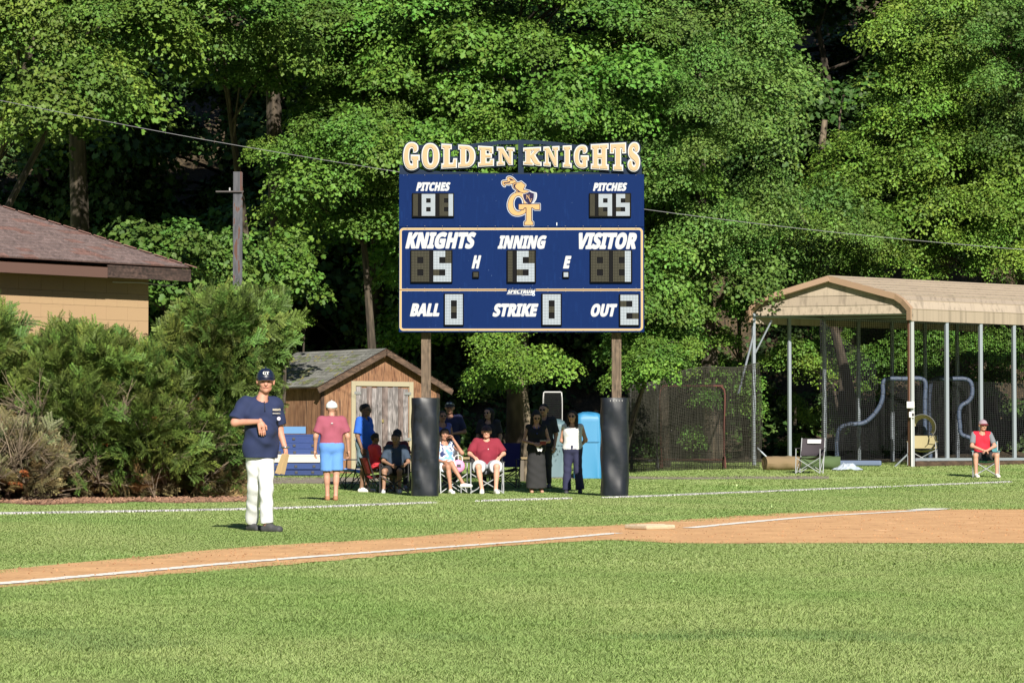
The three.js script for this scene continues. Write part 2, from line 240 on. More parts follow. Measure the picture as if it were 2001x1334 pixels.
// ---------------------------------------------------------------- scoreboard
const D = 53.2, S = F / D, BX = 1018.5, bx = px => (px - BX) / S, by = py => (970 - py) / S;   // board drawing: picture units to metres above its foot
const fontSerif = await new FontLoader().loadAsync('fonts/droid/droid_serif_bold.typeface.json');
const fontSans = await new FontLoader().loadAsync('fonts/droid/droid_sans_bold.typeface.json');
const navy = '#0c2557', cream = '#c39e6e';
function boardPrint() {
  const X0 = 779, Y0 = 339, X1 = 1259.5, Y1 = 649, K = 4.2, W = Math.round((X1 - X0) * K), H = Math.round((Y1 - Y0) * K);
  const cv = document.createElement('canvas'); cv.width = W; cv.height = H; const c = cv.getContext('2d');
  c.fillStyle = navy; c.fillRect(0, 0, W, H);
  const X = x => (x - X0) * K, Y = y => (y - Y0) * K;
  // weathering: faint chalky streaks and scuffs in the paint
  for (let i = 0; i < 900; i++) { c.fillStyle = rnd() < 0.5 ? 'rgba(70,110,170,0.05)' : 'rgba(8,20,50,0.06)'; const w = rr(2, 60), h = rr(4, 120); c.fillRect(rr(0, W), rr(0, H), w * 0.3, h); }
  for (let i = 0; i < 26; i++) { c.fillStyle = 'rgba(190,205,225,0.55)'; c.fillRect(rr(0, W), rr(0, H), rr(1, 4), rr(2, 6)); }
  const rr2 = (x0, y0, x1, y1, r) => { c.beginPath(); c.moveTo(x0 + r, y0); c.arcTo(x1, y0, x1, y1, r); c.arcTo(x1, y1, x0, y1, r); c.arcTo(x0, y1, x0, y0, r); c.arcTo(x0, y0, x1, y0, r); c.closePath(); };
  for (const [st, w] of [['#c0b8aa', 4.4], [cream, 3]]) { c.strokeStyle = st; c.lineWidth = w * K; rr2(X(782.3), Y(446.5), X(1255), Y(644), 6 * K); c.stroke(); c.beginPath(); c.moveTo(X(782), Y(566)); c.lineTo(X(1255), Y(566)); c.stroke(); }
  function word(t, x0, y0, x1, y1, slant = 0.22, bold = 0.13) {
    const h = (y1 - y0) * K, w = (x1 - x0) * K; c.save(); c.font = 'bold 200px sans-serif'; c.textBaseline = 'alphabetic';
    const cap = 146, tw = c.measureText(t).width, sx = (w - slant * h) / tw, sy = h / cap;
    c.transform(1, 0, -slant, 1, X(x0), Y(y1)); c.transform(sx, 0, 0, sy, 0, 0);
    c.fillStyle = c.strokeStyle = '#bfc0c4'; c.lineJoin = 'round'; c.lineWidth = 200 * bold * 0.72; c.strokeText(t, 0, -4); c.fillText(t, 0, -4); c.restore();
  }
  word('PITCHES', 811.5, 356, 880, 371.5); word('PITCHES', 1158.5, 357, 1226.5, 371.5);
  word('KNIGHTS', 790, 455, 930.5, 484); word('INNING', 972.5, 461, 1069.5, 484.5); word('VISITOR', 1126.5, 456, 1247.5, 485);
  word('H', 920.5, 500, 941, 523.5); word('E', 1099.5, 501, 1117, 523.5);
  word('BALL', 799.5, 594, 862, 617); word('STRIKE', 962, 594.5, 1052.5, 617.5); word('OUT', 1152.5, 595, 1206, 617.5);
  c.fillStyle = navy; c.fillRect(X(990), Y(563.4), 57 * K, 5.4 * K); word('SPECTRUM', 991, 565.5, 1047, 573, 0.3, 0.15); c.fillStyle = '#bfc0c4'; c.fillRect(X(990), Y(574), 32 * K, 0.9 * K);
  c.save(); c.font = 'bold italic ' + 4.2 * K + 'px sans-serif'; c.fillText('by', X(1019), Y(577.2)); c.fillRect(X(1024.5), Y(574.6), 15 * K, 2 * K); c.lineWidth = 1.2 * K; c.strokeStyle = '#e8f2fa'; c.beginPath(); c.ellipse(X(1042.5), Y(575.5), 2.4 * K, 1.7 * K, 0, 0, 6.3); c.stroke(); c.restore();
  // school crest: interlocked G and T, shield with NV, plumed helmet
  c.save(); const k = K / 11.117; c.transform(k, 0, 0, k, X(960), Y(330));
  const P = (d) => new Path2D(d);
  const gOut = 'M730 560 C690 480 520 470 430 580 C330 720 340 900 470 980 C580 1030 700 990 770 910 L770 820 L600 820 L600 760 L770 760 Z';
  const plume = 'M540 270 C480 190 420 150 370 165 C330 180 340 240 370 255 C310 250 250 240 240 270 C235 310 260 350 290 360 C290 330 310 315 340 315 C380 330 420 315 470 300 Z';
  const helm = 'M470 330 C490 290 560 280 600 290 L650 270 L735 340 L690 440 L830 475 L700 520 L530 500 L560 450 C500 420 460 390 470 330 Z';
  const shield = 'M690 540 C760 530 800 510 830 480 C880 510 920 520 965 525 C980 640 920 720 830 755 C740 720 690 640 690 540 Z';
  const tee = 'M600 760 L1050 760 L1050 870 L955 870 L900 830 L870 830 L870 1120 L905 1150 L905 1210 L725 1210 L725 1150 L765 1120 L765 830 L720 830 L690 870 L600 870 Z';
  const all = [plume, helm, gOut, shield, tee];
  c.lineJoin = 'round';
  c.strokeStyle = c.fillStyle = '#bcbec3'; c.lineWidth = 58; for (const d of all) { c.stroke(P(d)); c.fill(P(d)); }
  c.strokeStyle = '#2a2440'; c.fillStyle = cream; c.lineWidth = 26; for (const d of [plume, helm, gOut]) { c.stroke(P(d)); c.fill(P(d)); }
  c.fillStyle = '#2a2440'; c.fill(P('M380 190 C430 190 470 220 500 245 L420 240 Z M265 285 C320 275 380 280 420 240 L400 290 C350 300 300 290 275 330 Z M480 340 C500 310 540 300 570 310 C520 330 500 360 540 410 L640 490 L570 480 L560 440 C510 420 480 390 480 340 Z'));
  c.fillStyle = '#2a2440'; c.beginPath(); c.ellipse(590, 745, 118, 178, 0, 0, 6.3); c.fill();
  c.fillStyle = '#bcbec3'; c.beginPath(); c.ellipse(590, 745, 106, 166, 0, 0, 6.3); c.fill(); c.fillStyle = navy; c.beginPath(); c.ellipse(588, 745, 84, 142, 0, 0, 6.3); c.fill();
  c.fillStyle = cream; c.fillRect(600, 760, 130, 100);
  c.strokeStyle = '#b9bcc6'; c.lineWidth = 20; c.stroke(P(shield)); c.fillStyle = '#2c2746'; c.fill(P(shield)); c.fillStyle = '#9aa0ae'; c.fill(P('M925 525 L965 528 C975 620 930 700 880 725 C920 660 930 600 925 525 Z'));
  c.fillStyle = cream; c.font = 'bold 110px serif'; c.fillText('N', 752, 635); c.fillText('V', 815, 715);
  c.strokeStyle = '#2a2440'; c.lineWidth = 34; c.stroke(P(tee)); c.fillStyle = cream; c.fill(P(tee));
  c.restore();
  c.fillStyle = '#e6ecf4'; c.fillRect(X(1087.5), Y(434), 1.6 * K, 6 * K);
  const t = new THREE.CanvasTexture(cv); t.colorSpace = THREE.SRGBColorSpace; t.anisotropy = 8; return t;
}
{
  const t = thing('scoreboard', 'navy baseball scoreboard with lit digits and arched lettering on two wooden posts', 'scoreboard', V(atX(BX, D), 0, -D));
  const printMat = new THREE.MeshPhysicalMaterial({ color: lin(0.86, 0.86, 0.86), roughness: 0.65, specularIntensity: 0.12, map: boardPrint() });
  const dull = (c, o = {}) => new THREE.MeshPhysicalMaterial({ color: c, roughness: 0.75, specularIntensity: 0.15, ...o });
  const dark = dull(lin(0.006, 0.006, 0.007)), slate = dull(lin(0.016, 0.026, 0.05)), steel = mat(lin(0.25, 0.26, 0.28), 0.45, { metalness: 0.7 });
  for (const [y0, y1] of [[339, 443], [443.4, 566], [566.4, 649]]) {
    const w = (1259.5 - 779) / S, h = (y1 - y0) / S, g = new RoundedBoxGeometry(w, h - 0.004, 0.2, 1, 0.006); g.translate(bx((779 + 1259.5) / 2), by((y0 + y1) / 2), -0.1);
    mesh('panel', uvBy(g, (x, y) => [(x * S + BX - 779) / 480.5, 1 - (970 - y * S - 339) / 310]), printMat, t);
  }
  for (const y of [341, 441, 446, 563, 569, 646]) { const b = []; for (let i = 0; i < 14; i++) b.push(new THREE.SphereGeometry(0.009, 6, 4).translate(bx(795 + i * 34.5), by(y), 0.002)); mesh('bolts', b, steel, t).userData.kind = 'stuff'; }
  // lamps of the digits: blocks of 4 x 4 dots
  const dots = (r, g, b, back) => tex(64, 64, (u, v) => { const x = (u * 4) % 1 - 0.5, y = (v * 4) % 1 - 0.5, k = Math.max(Math.abs(x), Math.abs(y)) < 0.4 ? 1 : 0; return k ? [r, g, b] : back; });
  const litMat = mat(lin(0.36, 0.38, 0.4), 0.45, { map: dots(0.9, 0.94, 0.98, [0.22, 0.24, 0.27]), emissive: lin(0.85, 0.92, 1), emissiveIntensity: 0.06 });
  const offMat = dull(lin(1, 1, 1), { map: dots(0.27, 0.26, 0.22, [0.05, 0.05, 0.05]) });
  const glyph = { 0: '111101101101111', 1: '001001001001001', 2: '111001111100111', 5: '110100111001111', 8: '111101111101111', 9: '111101111001001', ' ': '000000000000000' };
  glyph[5] = '110100111001111';
  function digit(ch, x0, x1, y0, y1, single) {
    const cols = single ? 1 : 3, full = single ? '11111' : '111101111101111', lit = [], off = [];
    const cw = (x1 - x0) / cols / S, chh = (y1 - y0) / 5 / S;
    for (let r = 0; r < 5; r++) for (let k = 0; k < cols; k++) {
      if (full[r * cols + k] !== '1') continue;
      const p = new THREE.BoxGeometry(cw, chh, 0.012); p.translate(bx(x0) + cw * (k + 0.5), by(y0) - chh * (r + 0.5), 0.052);
      (!single && glyph[ch][r * 3 + k] === '1' ? lit : off).push(p);
    }
    if (lit.length) { const m = mesh('digit', lit, litMat, t); m.userData.label = 'lit digit reading ' + ch; for (const q of off) mesh('unlit_segment', q, offMat, m); }
    else mesh('unlit_digit', off, offMat, t);
  }
  const module = (x0, y0, x1, y1) => mesh('digit_module', rbox((x1 - x0) / S, (y1 - y0) / S, 0.08, 0.008, bx((x0 + x1) / 2), by((y0 + y1) / 2), 0.008), dark, t);
  module(804.5, 376.5, 887, 424); digit(' ', 807, 816, 378.5, 421.5, true); digit('8', 823.5, 850, 378.5, 421.5); digit('1', 858.5, 885, 378.5, 421.5);
  module(1151.5, 376.5, 1234, 424); digit(' ', 1153.5, 1162.5, 378.5, 421.5, true); digit('9', 1170, 1196.5, 378.5, 421.5); digit('5', 1204.5, 1231, 378.5, 421.5);
  module(801.5, 488, 884, 552.5); digit(' ', 803.5, 838.5, 490, 550.5); digit('5', 846.5, 881.5, 490, 550.5);
  module(990, 488, 1047.5, 552.5); digit(' ', 992.5, 1001.5, 490, 550.5, true); digit('5', 1010, 1044.5, 490, 550.5);
  module(1153, 488, 1236, 552.5); digit(' ', 1155, 1190, 490, 550.5); digit('1', 1198, 1233, 490, 550.5);
  module(867, 573, 906, 636.5); digit('0', 869.5, 904, 575, 634.5); module(1058, 573, 1098, 636.5); digit('0', 1060.5, 1095.5, 575, 634.5); module(1210, 574, 1250, 637); digit('2', 1212.5, 1247.5, 576, 635);
  for (const [x, m] of [[929.5, offMat], [1106, litMat]]) { module(x - 6.5, 530, x + 6.5, 543); mesh('indicator_lamp', box(9 / S, 9 / S, 0.012, bx(x), by(536.5), 0.052), m, t); }
  // arched name: tall letters at the ends, low ones beside the middle bar
  const top = px => px < 1014 ? lerp(275, 287.5, (px - 787) / 219) : lerp(287.5, 275.5, (px - 1022) / 230);
  const bot = px => px < 1014 ? lerp(332.5, 321, (px - 787) / 219) : lerp(321, 335, (px - 1022) / 230);
  const white = mat(lin(0.47, 0.47, 0.48), 0.6), creamM = mat(lin(0.41, 0.275, 0.15), 0.6);
  const letters = [['G', 787, 819.5], ['O', 823, 858.5], ['L', 862, 893], ['D', 895, 929], ['E', 934, 965.5], ['N', 970.5, 1005.5], ['K', 1022.5, 1058.5], ['N', 1062, 1093.5], ['I', 1100, 1117.5], ['G', 1121.5, 1151], ['H', 1155, 1190], ['T', 1192.5, 1224.5], ['S', 1227, 1252]];
  for (const [ch, x0, x1] of letters) {
    const make = (grow, z, depth, fat) => {
      const g = new TextGeometry(ch, { font: fontSerif, size: 1, depth: 0.1, curveSegments: 8, bevelEnabled: true, bevelThickness: 0.01, bevelSize: fat, bevelSegments: 1 }); g.computeBoundingBox(); const B = g.boundingBox, p = g.attributes.position;
      for (let i = 0; i < p.count; i++) {
        const u = (p.getX(i) - B.min.x) / (B.max.x - B.min.x), v = (p.getY(i) - B.min.y) / (B.max.y - B.min.y), w = (p.getZ(i) - B.min.z) / (B.max.z - B.min.z);
        const px = lerp(x0 - grow, x1 + grow, u), y = lerp(bot(px) + grow, top(px) - grow, v); p.setXYZ(i, bx(px), by(y), z + w * depth);
      }
      g.computeVertexNormals(); return g;
    };
    const back = mesh('letter_backing', make(2.4, -0.06, 0.05, 0.15), slate, t);
    back.userData.label = 'cream slab letter ' + ch + ' with white edge';
    mesh('letter_edge', make(0, -0.008, 0.03, 0.09), white, back);
    mesh('letter_face', make(-2.1, 0.024, 0.012, 0.03), creamM, back);
  }
  const plate = (pts, z, d, name) => { const s = new THREE.Shape(pts.map(([x, y]) => new THREE.Vector2(bx(x), by(y)))), g = new THREE.ExtrudeGeometry(s, { depth: d, bevelEnabled: false, curveSegments: 12 }); g.translate(0, 0, z); return mesh(name, g, slate, t); };
  const mirror = pts => pts.map(([x, y]) => [2035 - x, y]);
  const arch = [[800, 279], [860, 283.5], [900, 282], [940, 276], [975, 272.5], [1012, 271], [1012, 279], [975, 280], [940, 284], [900, 290], [860, 291], [800, 289]];
  plate(arch, -0.1, 0.04, 'arch_bar'); plate(mirror(arch), -0.1, 0.04, 'arch_bar');
  const low = [[779.5, 320], [790, 322], [830, 331], [870, 333.5], [905, 333.5], [950, 336], [1012, 336], [1012, 338.8], [779.5, 338.8]];
  plate(low, -0.1, 0.04, 'base_bar'); plate(mirror(low), -0.1, 0.04, 'base_bar');
  const mid = [[800, 306], [1010, 300], [1010, 309], [800, 314]]; plate(mid, -0.104, 0.03, 'mid_bar'); plate(mirror(mid), -0.104, 0.03, 'mid_bar');
  mesh('middle_post', box(11 / S, 68 / S, 0.05, bx(1018), by(305), -0.055), slate, t);
  // posts
  const grain = tex(128, 512, (u, v) => { const n = loopNoise(u, v * 0.2, 30, 3, 3), m = loopNoise(u, v, 8, 6, 2), k = 0.42 + n * 0.3 + m * 0.16; return [k * 1.02, k * 0.9, k * 0.78]; });
  const postM = mat(lin(0.75, 0.7, 0.66), 0.9, { map: grain, bumpMap: grain, bumpScale: 0.008 });
  for (const px of [831.5, 1206]) { const g = box(0.175, 6.1, 0.2, bx(px), 3.05 - 0.1, -0.32); mesh('post', uvBy(g, (x, y, z) => [(x + z) * 2, y * 0.7]), postM, t); }
  for (const y of [360, 500, 620]) mesh('rear_rail', box(4.5, 0.12, 0.05, bx(1019), by(y), -0.215), steel, t);
}
function padTexture(letters) {
  const cv = document.createElement('canvas'); cv.width = 512; cv.height = 1024; const c = cv.getContext('2d'); c.fillStyle = '#1a1e27'; c.fillRect(0, 0, 512, 1024);
  for (let i = 0; i < 500; i++) { c.fillStyle = rnd() < 0.5 ? 'rgba(120,122,128,0.05)' : 'rgba(10,10,12,0.07)'; c.fillRect(rr(0, 512), rr(0, 1024), rr(2, 30), rr(2, 60)); }
  if (letters) { c.fillStyle = '#15171b'; c.font = 'bold 78px sans-serif'; c.textAlign = 'center'; [...letters].forEach((l, i) => c.fillText(l, 128, 125 + i * 138)); }
  const t = new THREE.CanvasTexture(cv); t.colorSpace = THREE.SRGBColorSpace; return t;
}
for (const [px, letters, label] of [[830, 'KNIGHTS', 'charcoal vinyl post pad with dark upright letters down its front'], [1202.5, '', 'plain charcoal vinyl post pad with worn pale top edge']]) {
  const t = thing('post_pad', label, 'pad', V(atX(px, D), 0, -D + 0), 0, 'pads round the scoreboard posts');
  const n = 40, hN = 34, pos = [], uv = [], idx = [];
  for (let j = 0; j <= hN; j++) for (let i = 0; i <= n; i++) {
    const a = (i / n) * Math.PI * 2 + Math.PI, y = 0.005 + 1.83 * j / hN, sag = 0.012 * noise(a * 2, y * 3, px) + 0.008 * Math.sin(y * 9 + a * 3);
    const sq = 0.255 / Math.pow(Math.pow(Math.abs(Math.cos(a)), 3.2) + Math.pow(Math.abs(Math.sin(a)), 3.2), 1 / 3.2) , e = j === hN || j === 0 ? 0.985 : 1;
    pos.push(Math.sin(a) * (sq + sag) * e * 1.02, y, Math.cos(a) * (sq + sag) * e - 0.32); uv.push(i / n, j / hN);
    if (i < n && j < hN) { const b = j * (n + 1) + i; idx.push(b, b + 1, b + n + 1, b + 1, b + n + 2, b + n + 1); }
  }
  const g = new THREE.BufferGeometry(); g.setAttribute('position', new THREE.Float32BufferAttribute(pos, 3)); g.setAttribute('uv', new THREE.Float32BufferAttribute(uv, 2)); g.setIndex(idx); g.computeVertexNormals();
  const pt = padTexture(letters); pt.offset.set(-0.17, 0); pt.wrapS = THREE.RepeatWrapping;
  mesh('cover', g, mat(lin(1, 1, 1), 0.36, { map: pt }), t);
  const ring = new THREE.RingGeometry(0.13, 0.26, 32); ring.rotateX(-Math.PI / 2); ring.translate(0, 1.828, -0.32); mesh('top_foam', ring, mat(lin(0.03, 0.032, 0.036), 0.9, { side: THREE.DoubleSide }), t);
  if (!letters) { const lm = mat(lin(0.4, 0.4, 0.4), 0.8); for (let i = 0; i < 5; i++) mesh('lace', box(0.008, 0.035, 0.004, -0.09 + i * 0.055, 1.78, -0.052), lm, t); }
}

// ---------------------------------------------------------------- foliage
function bough(sprays, leaves, size, reach, flat = 0.42) {   // one leafy bough: sprays of lobed leaves in loose drooping tiers, about 1 m in radius
  const pos = [], nor = [], col = [], idx = [], m = new THREE.Matrix4(), q = new THREE.Quaternion(), qs = new THREE.Quaternion(), e = new THREE.Euler(), p = V(), nn = V();
  const out = [[0, 0.02, -0.08], [0.5, 0.07, 0.24], [0.27, 0, 0.42], [0.37, 0.05, 0.8], [0, -0.05, 1.08], [-0.37, 0.05, 0.8], [-0.27, 0, 0.42], [-0.5, 0.07, 0.24]];
  for (let k = 0; k < sprays; k++) {
    const u = rr(-0.4, 1), b = rr(0, 6.283), w = Math.sqrt(1 - u * u), sh = Math.pow(rnd(), 0.45), lump = 1 + 0.35 * noise(Math.cos(b) * 1.6 + sprays, u * 2, Math.sin(b) * 1.6 + leaves);
    const dir = V(Math.cos(b) * w, u, Math.sin(b) * w), c = V(dir.x * 0.95 * sh * lump, dir.y * flat * sh * lump - 0.26 * (dir.x * dir.x + dir.z * dir.z) * sh, dir.z * 0.95 * sh * lump);
    qs.setFromUnitVectors(V(0, 1, 0), V(dir.x * 0.5 + rr(-0.3, 0.3), 0.85 + rr(-0.25, 0.25), dir.z * 0.5 + rr(-0.3, 0.3)).normalize());
    const tone = rr(0.8, 1.22), yel = rr(0.85, 1.2), sc = rr(0.8, 1.15);
    for (let i = 0; i < leaves; i++) {
      const a = rr(0, 6.283), r = reach * Math.sqrt(rnd()), s = size * sc * rr(0.5, 1.25);
      e.set(rr(-0.75, 0.75) + 0.25, a + rr(-0.9, 0.9), rr(-0.7, 0.7), 'YXZ'); q.setFromEuler(e).premultiply(qs);
      const o = V(Math.sin(a) * r, rr(-0.07, 0.07) - 0.5 * r * r / reach, Math.cos(a) * r).applyQuaternion(qs).add(c);
      m.compose(o, q, V(s, s, s)); const n0 = pos.length / 3, kk = tone * rr(0.75, 1.2);
      p.set(0, -0.04, 0.4).applyMatrix4(m); pos.push(p.x, p.y, p.z);
      for (const v of out) { p.set(...v).applyMatrix4(m); pos.push(p.x, p.y, p.z); }
      for (let j = 0; j < 9; j++) { nn.set(j ? out[j - 1][0] * -0.6 : 0, 1, 0).normalize().applyQuaternion(q); nor.push(nn.x, nn.y, nn.z); col.push(kk * yel, kk, kk * 0.9); }
      for (let j = 0; j < 8; j++) idx.push(n0, n0 + 1 + (j + 1) % 8, n0 + 1 + j);
    }
  }
  const g = new THREE.BufferGeometry(); g.setAttribute('position', new THREE.Float32BufferAttribute(pos, 3)); g.setAttribute('normal', new THREE.Float32BufferAttribute(nor, 3)); g.setAttribute('color', new THREE.Float32BufferAttribute(col, 3)); g.setIndex(idx); return g;
}
const leafMat = new THREE.MeshPhysicalMaterial({ color: lin(1, 1, 1), roughness: 0.6, vertexColors: true, side: THREE.DoubleSide, specularIntensity: 0.6 });
const many = (n, f) => Array.from({ length: n }, f);
const spraySmall = many(6, () => bough(54, 24, 0.092, 0.32)), sprayBig = many(4, () => bough(42, 14, 0.145, 0.36)), sprayFine = many(5, () => bough(60, 32, 0.068, 0.3, 0.55)), sprayFar = many(3, () => bough(40, 18, 0.125, 0.38));
const barkTex = tex(128, 256, (u, v) => { const n = loopNoise(u, v * 0.3, 26, 4, 3), m = loopNoise(u, v, 6, 9, 3), k = 0.36 + n * 0.3 + m * 0.25; return [k, k * 0.92, k * 0.82]; });
const barkMat = mat(lin(0.62, 0.58, 0.54), 1, { map: barkTex, bumpMap: barkTex, bumpScale: 0.03 });
const paleBark = mat(lin(1.25, 1.18, 1.05), 1, { map: barkTex, bumpMap: barkTex, bumpScale: 0.02 });
const UPV = V(0, 1, 0);
// a crown: [cx, cy, rx, ry] seen extents, centre distance, depth radius
function tree(name, label, o) {
  const { c: [cx, cy, rx, ry], d, b, tone = [0.085, 0.165, 0.028], sprays = spraySmall, trunk = true, base = [cx, d + 1], r = 0.17, group, big = 1, step = 78, gaps = 0.12, ground = true, pale } = o;
  seed = Math.round(cx * 7919 + cy * 104729 + d * 1299) >>> 0; rnd();
  const root = stand(base[0], base[1]), t = thing(name, label, 'tree', root, 0, group), loc = p => p.clone().sub(root);
  const centre = at(cx, cy, d), sc = d / F, lobes = [];
  for (let y = -ry; y <= ry; y += step * 0.8) for (let x = -rx; x <= rx; x += step) {
    const lx = x + rr(-0.5, 0.5) * step, ly = y + rr(-0.5, 0.5) * step * 0.8, rad = Math.hypot(lx / rx, ly / ry);
    if (rad > 1 + noise(lx * 0.02 + cx, ly * 0.02 + cy) * 0.5) continue;
    if (noise(lx * 0.011 + cx * 0.7, ly * 0.014 + cy, 3) < -0.52 + gaps) continue;
    const front = b * 1.15 * Math.sqrt(Math.max(0.02, 1 - Math.min(1, rad) ** 2)), k = rnd();
    lobes.push({ p: V(centre.x + lx * sc, centre.y - ly * sc, centre.z + front * (0.75 + 0.35 * noise(lx * 0.02, ly * 0.02, cx)) + rr(-0.7, 0.7)), s: rr(0.75, 1.3) * big, rad });
    if (k < 0.55) lobes.push({ p: V(centre.x + lx * sc + rr(-0.4, 0.4), centre.y - ly * sc + rr(-0.3, 0.3), centre.z + front * rr(-0.3, 0.45)), s: rr(0.9, 1.5) * big, rad });
  }
  const lists = sprays.map(() => []), q = new THREE.Quaternion(), q2 = new THREE.Quaternion(), limbs = [];
  const treeTone = rr(0.92, 1.08);
  for (const L of lobes) {
    const lt = rr(0.75, 1.25) * treeTone, ly = rr(0.88, 1.15), out = V(L.p.x - centre.x, 0, L.p.z - centre.z + 1.5).normalize();
    q.setFromUnitVectors(UPV, V(out.x * 0.3 + rr(-0.15, 0.15), 1, out.z * 0.3 + rr(-0.15, 0.15)).normalize()); q2.setFromAxisAngle(UPV, rnd() * 6.283); q.multiply(q2);
    if (L.p.y - 0.5 * L.s < groundHeight(L.p.x, L.p.z)) L.p.y = groundHeight(L.p.x, L.p.z) + 0.5 * L.s;
    lists[(rnd() * sprays.length) | 0].push([new THREE.Matrix4().compose(loc(L.p), q, V(L.s * rr(0.85, 1.2), L.s * rr(0.85, 1.15), L.s * rr(0.85, 1.2))), lin(tone[0] * lt * ly * 0.89, tone[1] * lt * 0.95, tone[2] * lt * 0.9)]);
    if (rnd() < 0.4) limbs.push(L);
  }
  lists.forEach((l, i) => l.length && copies('crown', sprays[i], leafMat, l, t));
  if (trunk) {
    const topY = Math.max(centre.y + ry * sc * 0.55, root.y + 2), lean = rr(-0.4, 0.4), tp = V(centre.x, topY, centre.z + b * 0.1), mid = V(lerp(root.x, tp.x, 0.35) + lean * 0.4, lerp(root.y, topY, 0.45), lerp(root.z, tp.z, 0.4));
    const line = new THREE.CatmullRomCurve3([V(root.x, root.y - 0.2, root.z), mid, tp]);
    const m = mesh('trunk', taper(line.points.map(loc), r, r * 0.3, 16, 9, 0.06), pale ? paleBark : barkMat, t);
    const lg = [];
    for (const L of limbs.slice(0, 26)) { const f = Math.min(0.97, Math.max(0.25, (L.p.y - root.y) / (topY - root.y) - 0.12)), s = line.getPointAt(f), e = L.p.clone(), h = s.clone().lerp(e, 0.5); h.y += 0.25; lg.push(taper([loc(s), loc(h), loc(e)], r * 0.32 * (1.1 - f * 0.6), 0.015, 7, 5)); }
    if (lg.length) mesh('limbs', lg, barkMat, t).userData.kind = 'stuff';
  }
  return t;
}
const mapleTone = [0.088, 0.18, 0.028], yellow = [0.116, 0.196, 0.032], bright = [0.122, 0.212, 0.03], deep = [0.045, 0.095, 0.02], olive = [0.092, 0.172, 0.036];  // last but one tone is darkened to stand in for forest shade
tree('maple_tree', 'yellowish green maple leaning over the brown roof', { c: [90, 95, 270, 150], d: 72, b: 6, tone: yellow, base: [-140, 75], r: 0.22 });
tree('maple_tree', 'maple with hanging yellow green boughs above the brown roof ridge', { c: [150, 185, 110, 75], d: 69, b: 3, tone: yellow, base: [-170, 72] });
tree('maple_tree', 'dark maple with drooping sprays above the rusty steel pole', { c: [420, 45, 300, 125], d: 76, b: 5, tone: [0.08, 0.15, 0.026], base: [520, 80], gaps: 0.3 });
tree('maple_sapling', 'broad leaved bright sapling growing between brown roof and shed', { c: [300, 510, 190, 90], d: 67, b: 3, tone: [0.075, 0.15, 0.026], big: 0.7, sprays: sprayBig, base: [350, 67], r: 0.07, step: 58, gaps: 0.42 });
tree('maple_sapling', 'bright sapling with large leaves behind the rusty steel pole', { c: [550, 520, 70, 90], d: 69, b: 2, tone: [0.085, 0.165, 0.025], big: 0.65, sprays: sprayBig, base: [545, 69], r: 0.06, step: 56, gaps: 0.4 });
tree('maple_sapling', 'slim bright sapling beside the shed roof', { c: [600, 600, 24, 50], d: 76, big: 0.45, b: 1.2, tone: bright, sprays: sprayBig, base: [600, 76.5], r: 0.05, step: 46 });
tree('maple_tree', 'wide round maple standing right behind the scoreboard', { c: [1000, 250, 400, 400], d: 80, b: 9, tone: mapleTone, gaps: 0, base: [1010, 82], r: 0.36 });
tree('maple_tree', 'maple with tiered boughs beside the scoreboard and the wire', { c: [690, 330, 160, 120], d: 74, b: 4, big: 0.8, gaps: 0.25, tone: [0.09, 0.175, 0.027], base: [735, 75], r: 0.15, step: 60 });
tree('maple_tree', 'tall maple whose crown closes the gap over the shed', { c: [760, 110, 160, 190], d: 79, b: 5, tone: mapleTone, base: [735, 80], r: 0.25 });
tree('oak_tree', 'tall olive green oak between scoreboard and batting cage', { c: [1360, 260, 185, 330], d: 79, b: 6, tone: olive, gaps: -0.05, base: [1400, 79], r: 0.3, sprays: sprayFine });
tree('maple_tree', 'maple hanging low over the dark batting nets', { c: [1275, 590, 100, 125], d: 76, b: 3.5, big: 0.85, tone: [0.09, 0.175, 0.03], base: [1300, 75], r: 0.15, step: 66 });
tree('oak_tree', 'oak with spreading boughs above the cage ridge', { c: [1560, 440, 150, 75], d: 81, b: 3.5, tone: olive, base: [1690, 83], r: 0.2, sprays: sprayFine });
tree('vine_clad_tree', 'tree smothered in bright creeper high above the cage roof', { c: [1790, 150, 110, 230], d: 88, b: 4.5, tone: bright, gaps: -0.05, base: [1790, 90], r: 0.3, sprays: sprayFine, step: 70 });
tree('vine_clad_tree', 'creeper covered thicket tree directly behind the cage roof', { c: [1850, 370, 250, 110], d: 87, b: 3.5, tone: bright, gaps: -0.05, base: [1850, 88], r: 0.24, sprays: sprayFine, step: 70 });
tree('oak_tree', 'dark green oak beside the creeper covered tree', { c: [1970, 130, 150, 190], d: 87, b: 5, tone: [0.085, 0.16, 0.032], gaps: 0, base: [2010, 90], r: 0.28, sprays: sprayFine });
tree('young_maple_tree', 'young maple with light leaves under the scoreboard', { c: [1005, 705, 95, 55], d: 64, b: 1.2, big: 0.55, tone: [0.115, 0.21, 0.028], base: [1028, 64.5], r: 0.13, step: 48, pale: true, gaps: 0.12 });
tree('young_maple_tree', 'young maple with low branches behind the plain post pad', { c: [1290, 690, 100, 48], d: 68.5, b: 1.5, big: 0.55, tone: [0.105, 0.2, 0.028], base: [1206, 69], r: 0.1, step: 52, gaps: 0.2 });
tree('vine_clad_tree', 'creeper mound filling the gap between nets and cage gable', { c: [1440, 560, 70, 150], d: 80.5, b: 2.5, tone: mapleTone, base: [1460, 83], r: 0.1, big: 0.75, step: 58 });
tree('vine_clad_tree', 'low creeper mound right above the cage ridge', { c: [1630, 480, 150, 65], d: 83, b: 2, tone: bright, base: [1640, 84], r: 0.12, big: 0.8, step: 60, sprays: sprayFine });
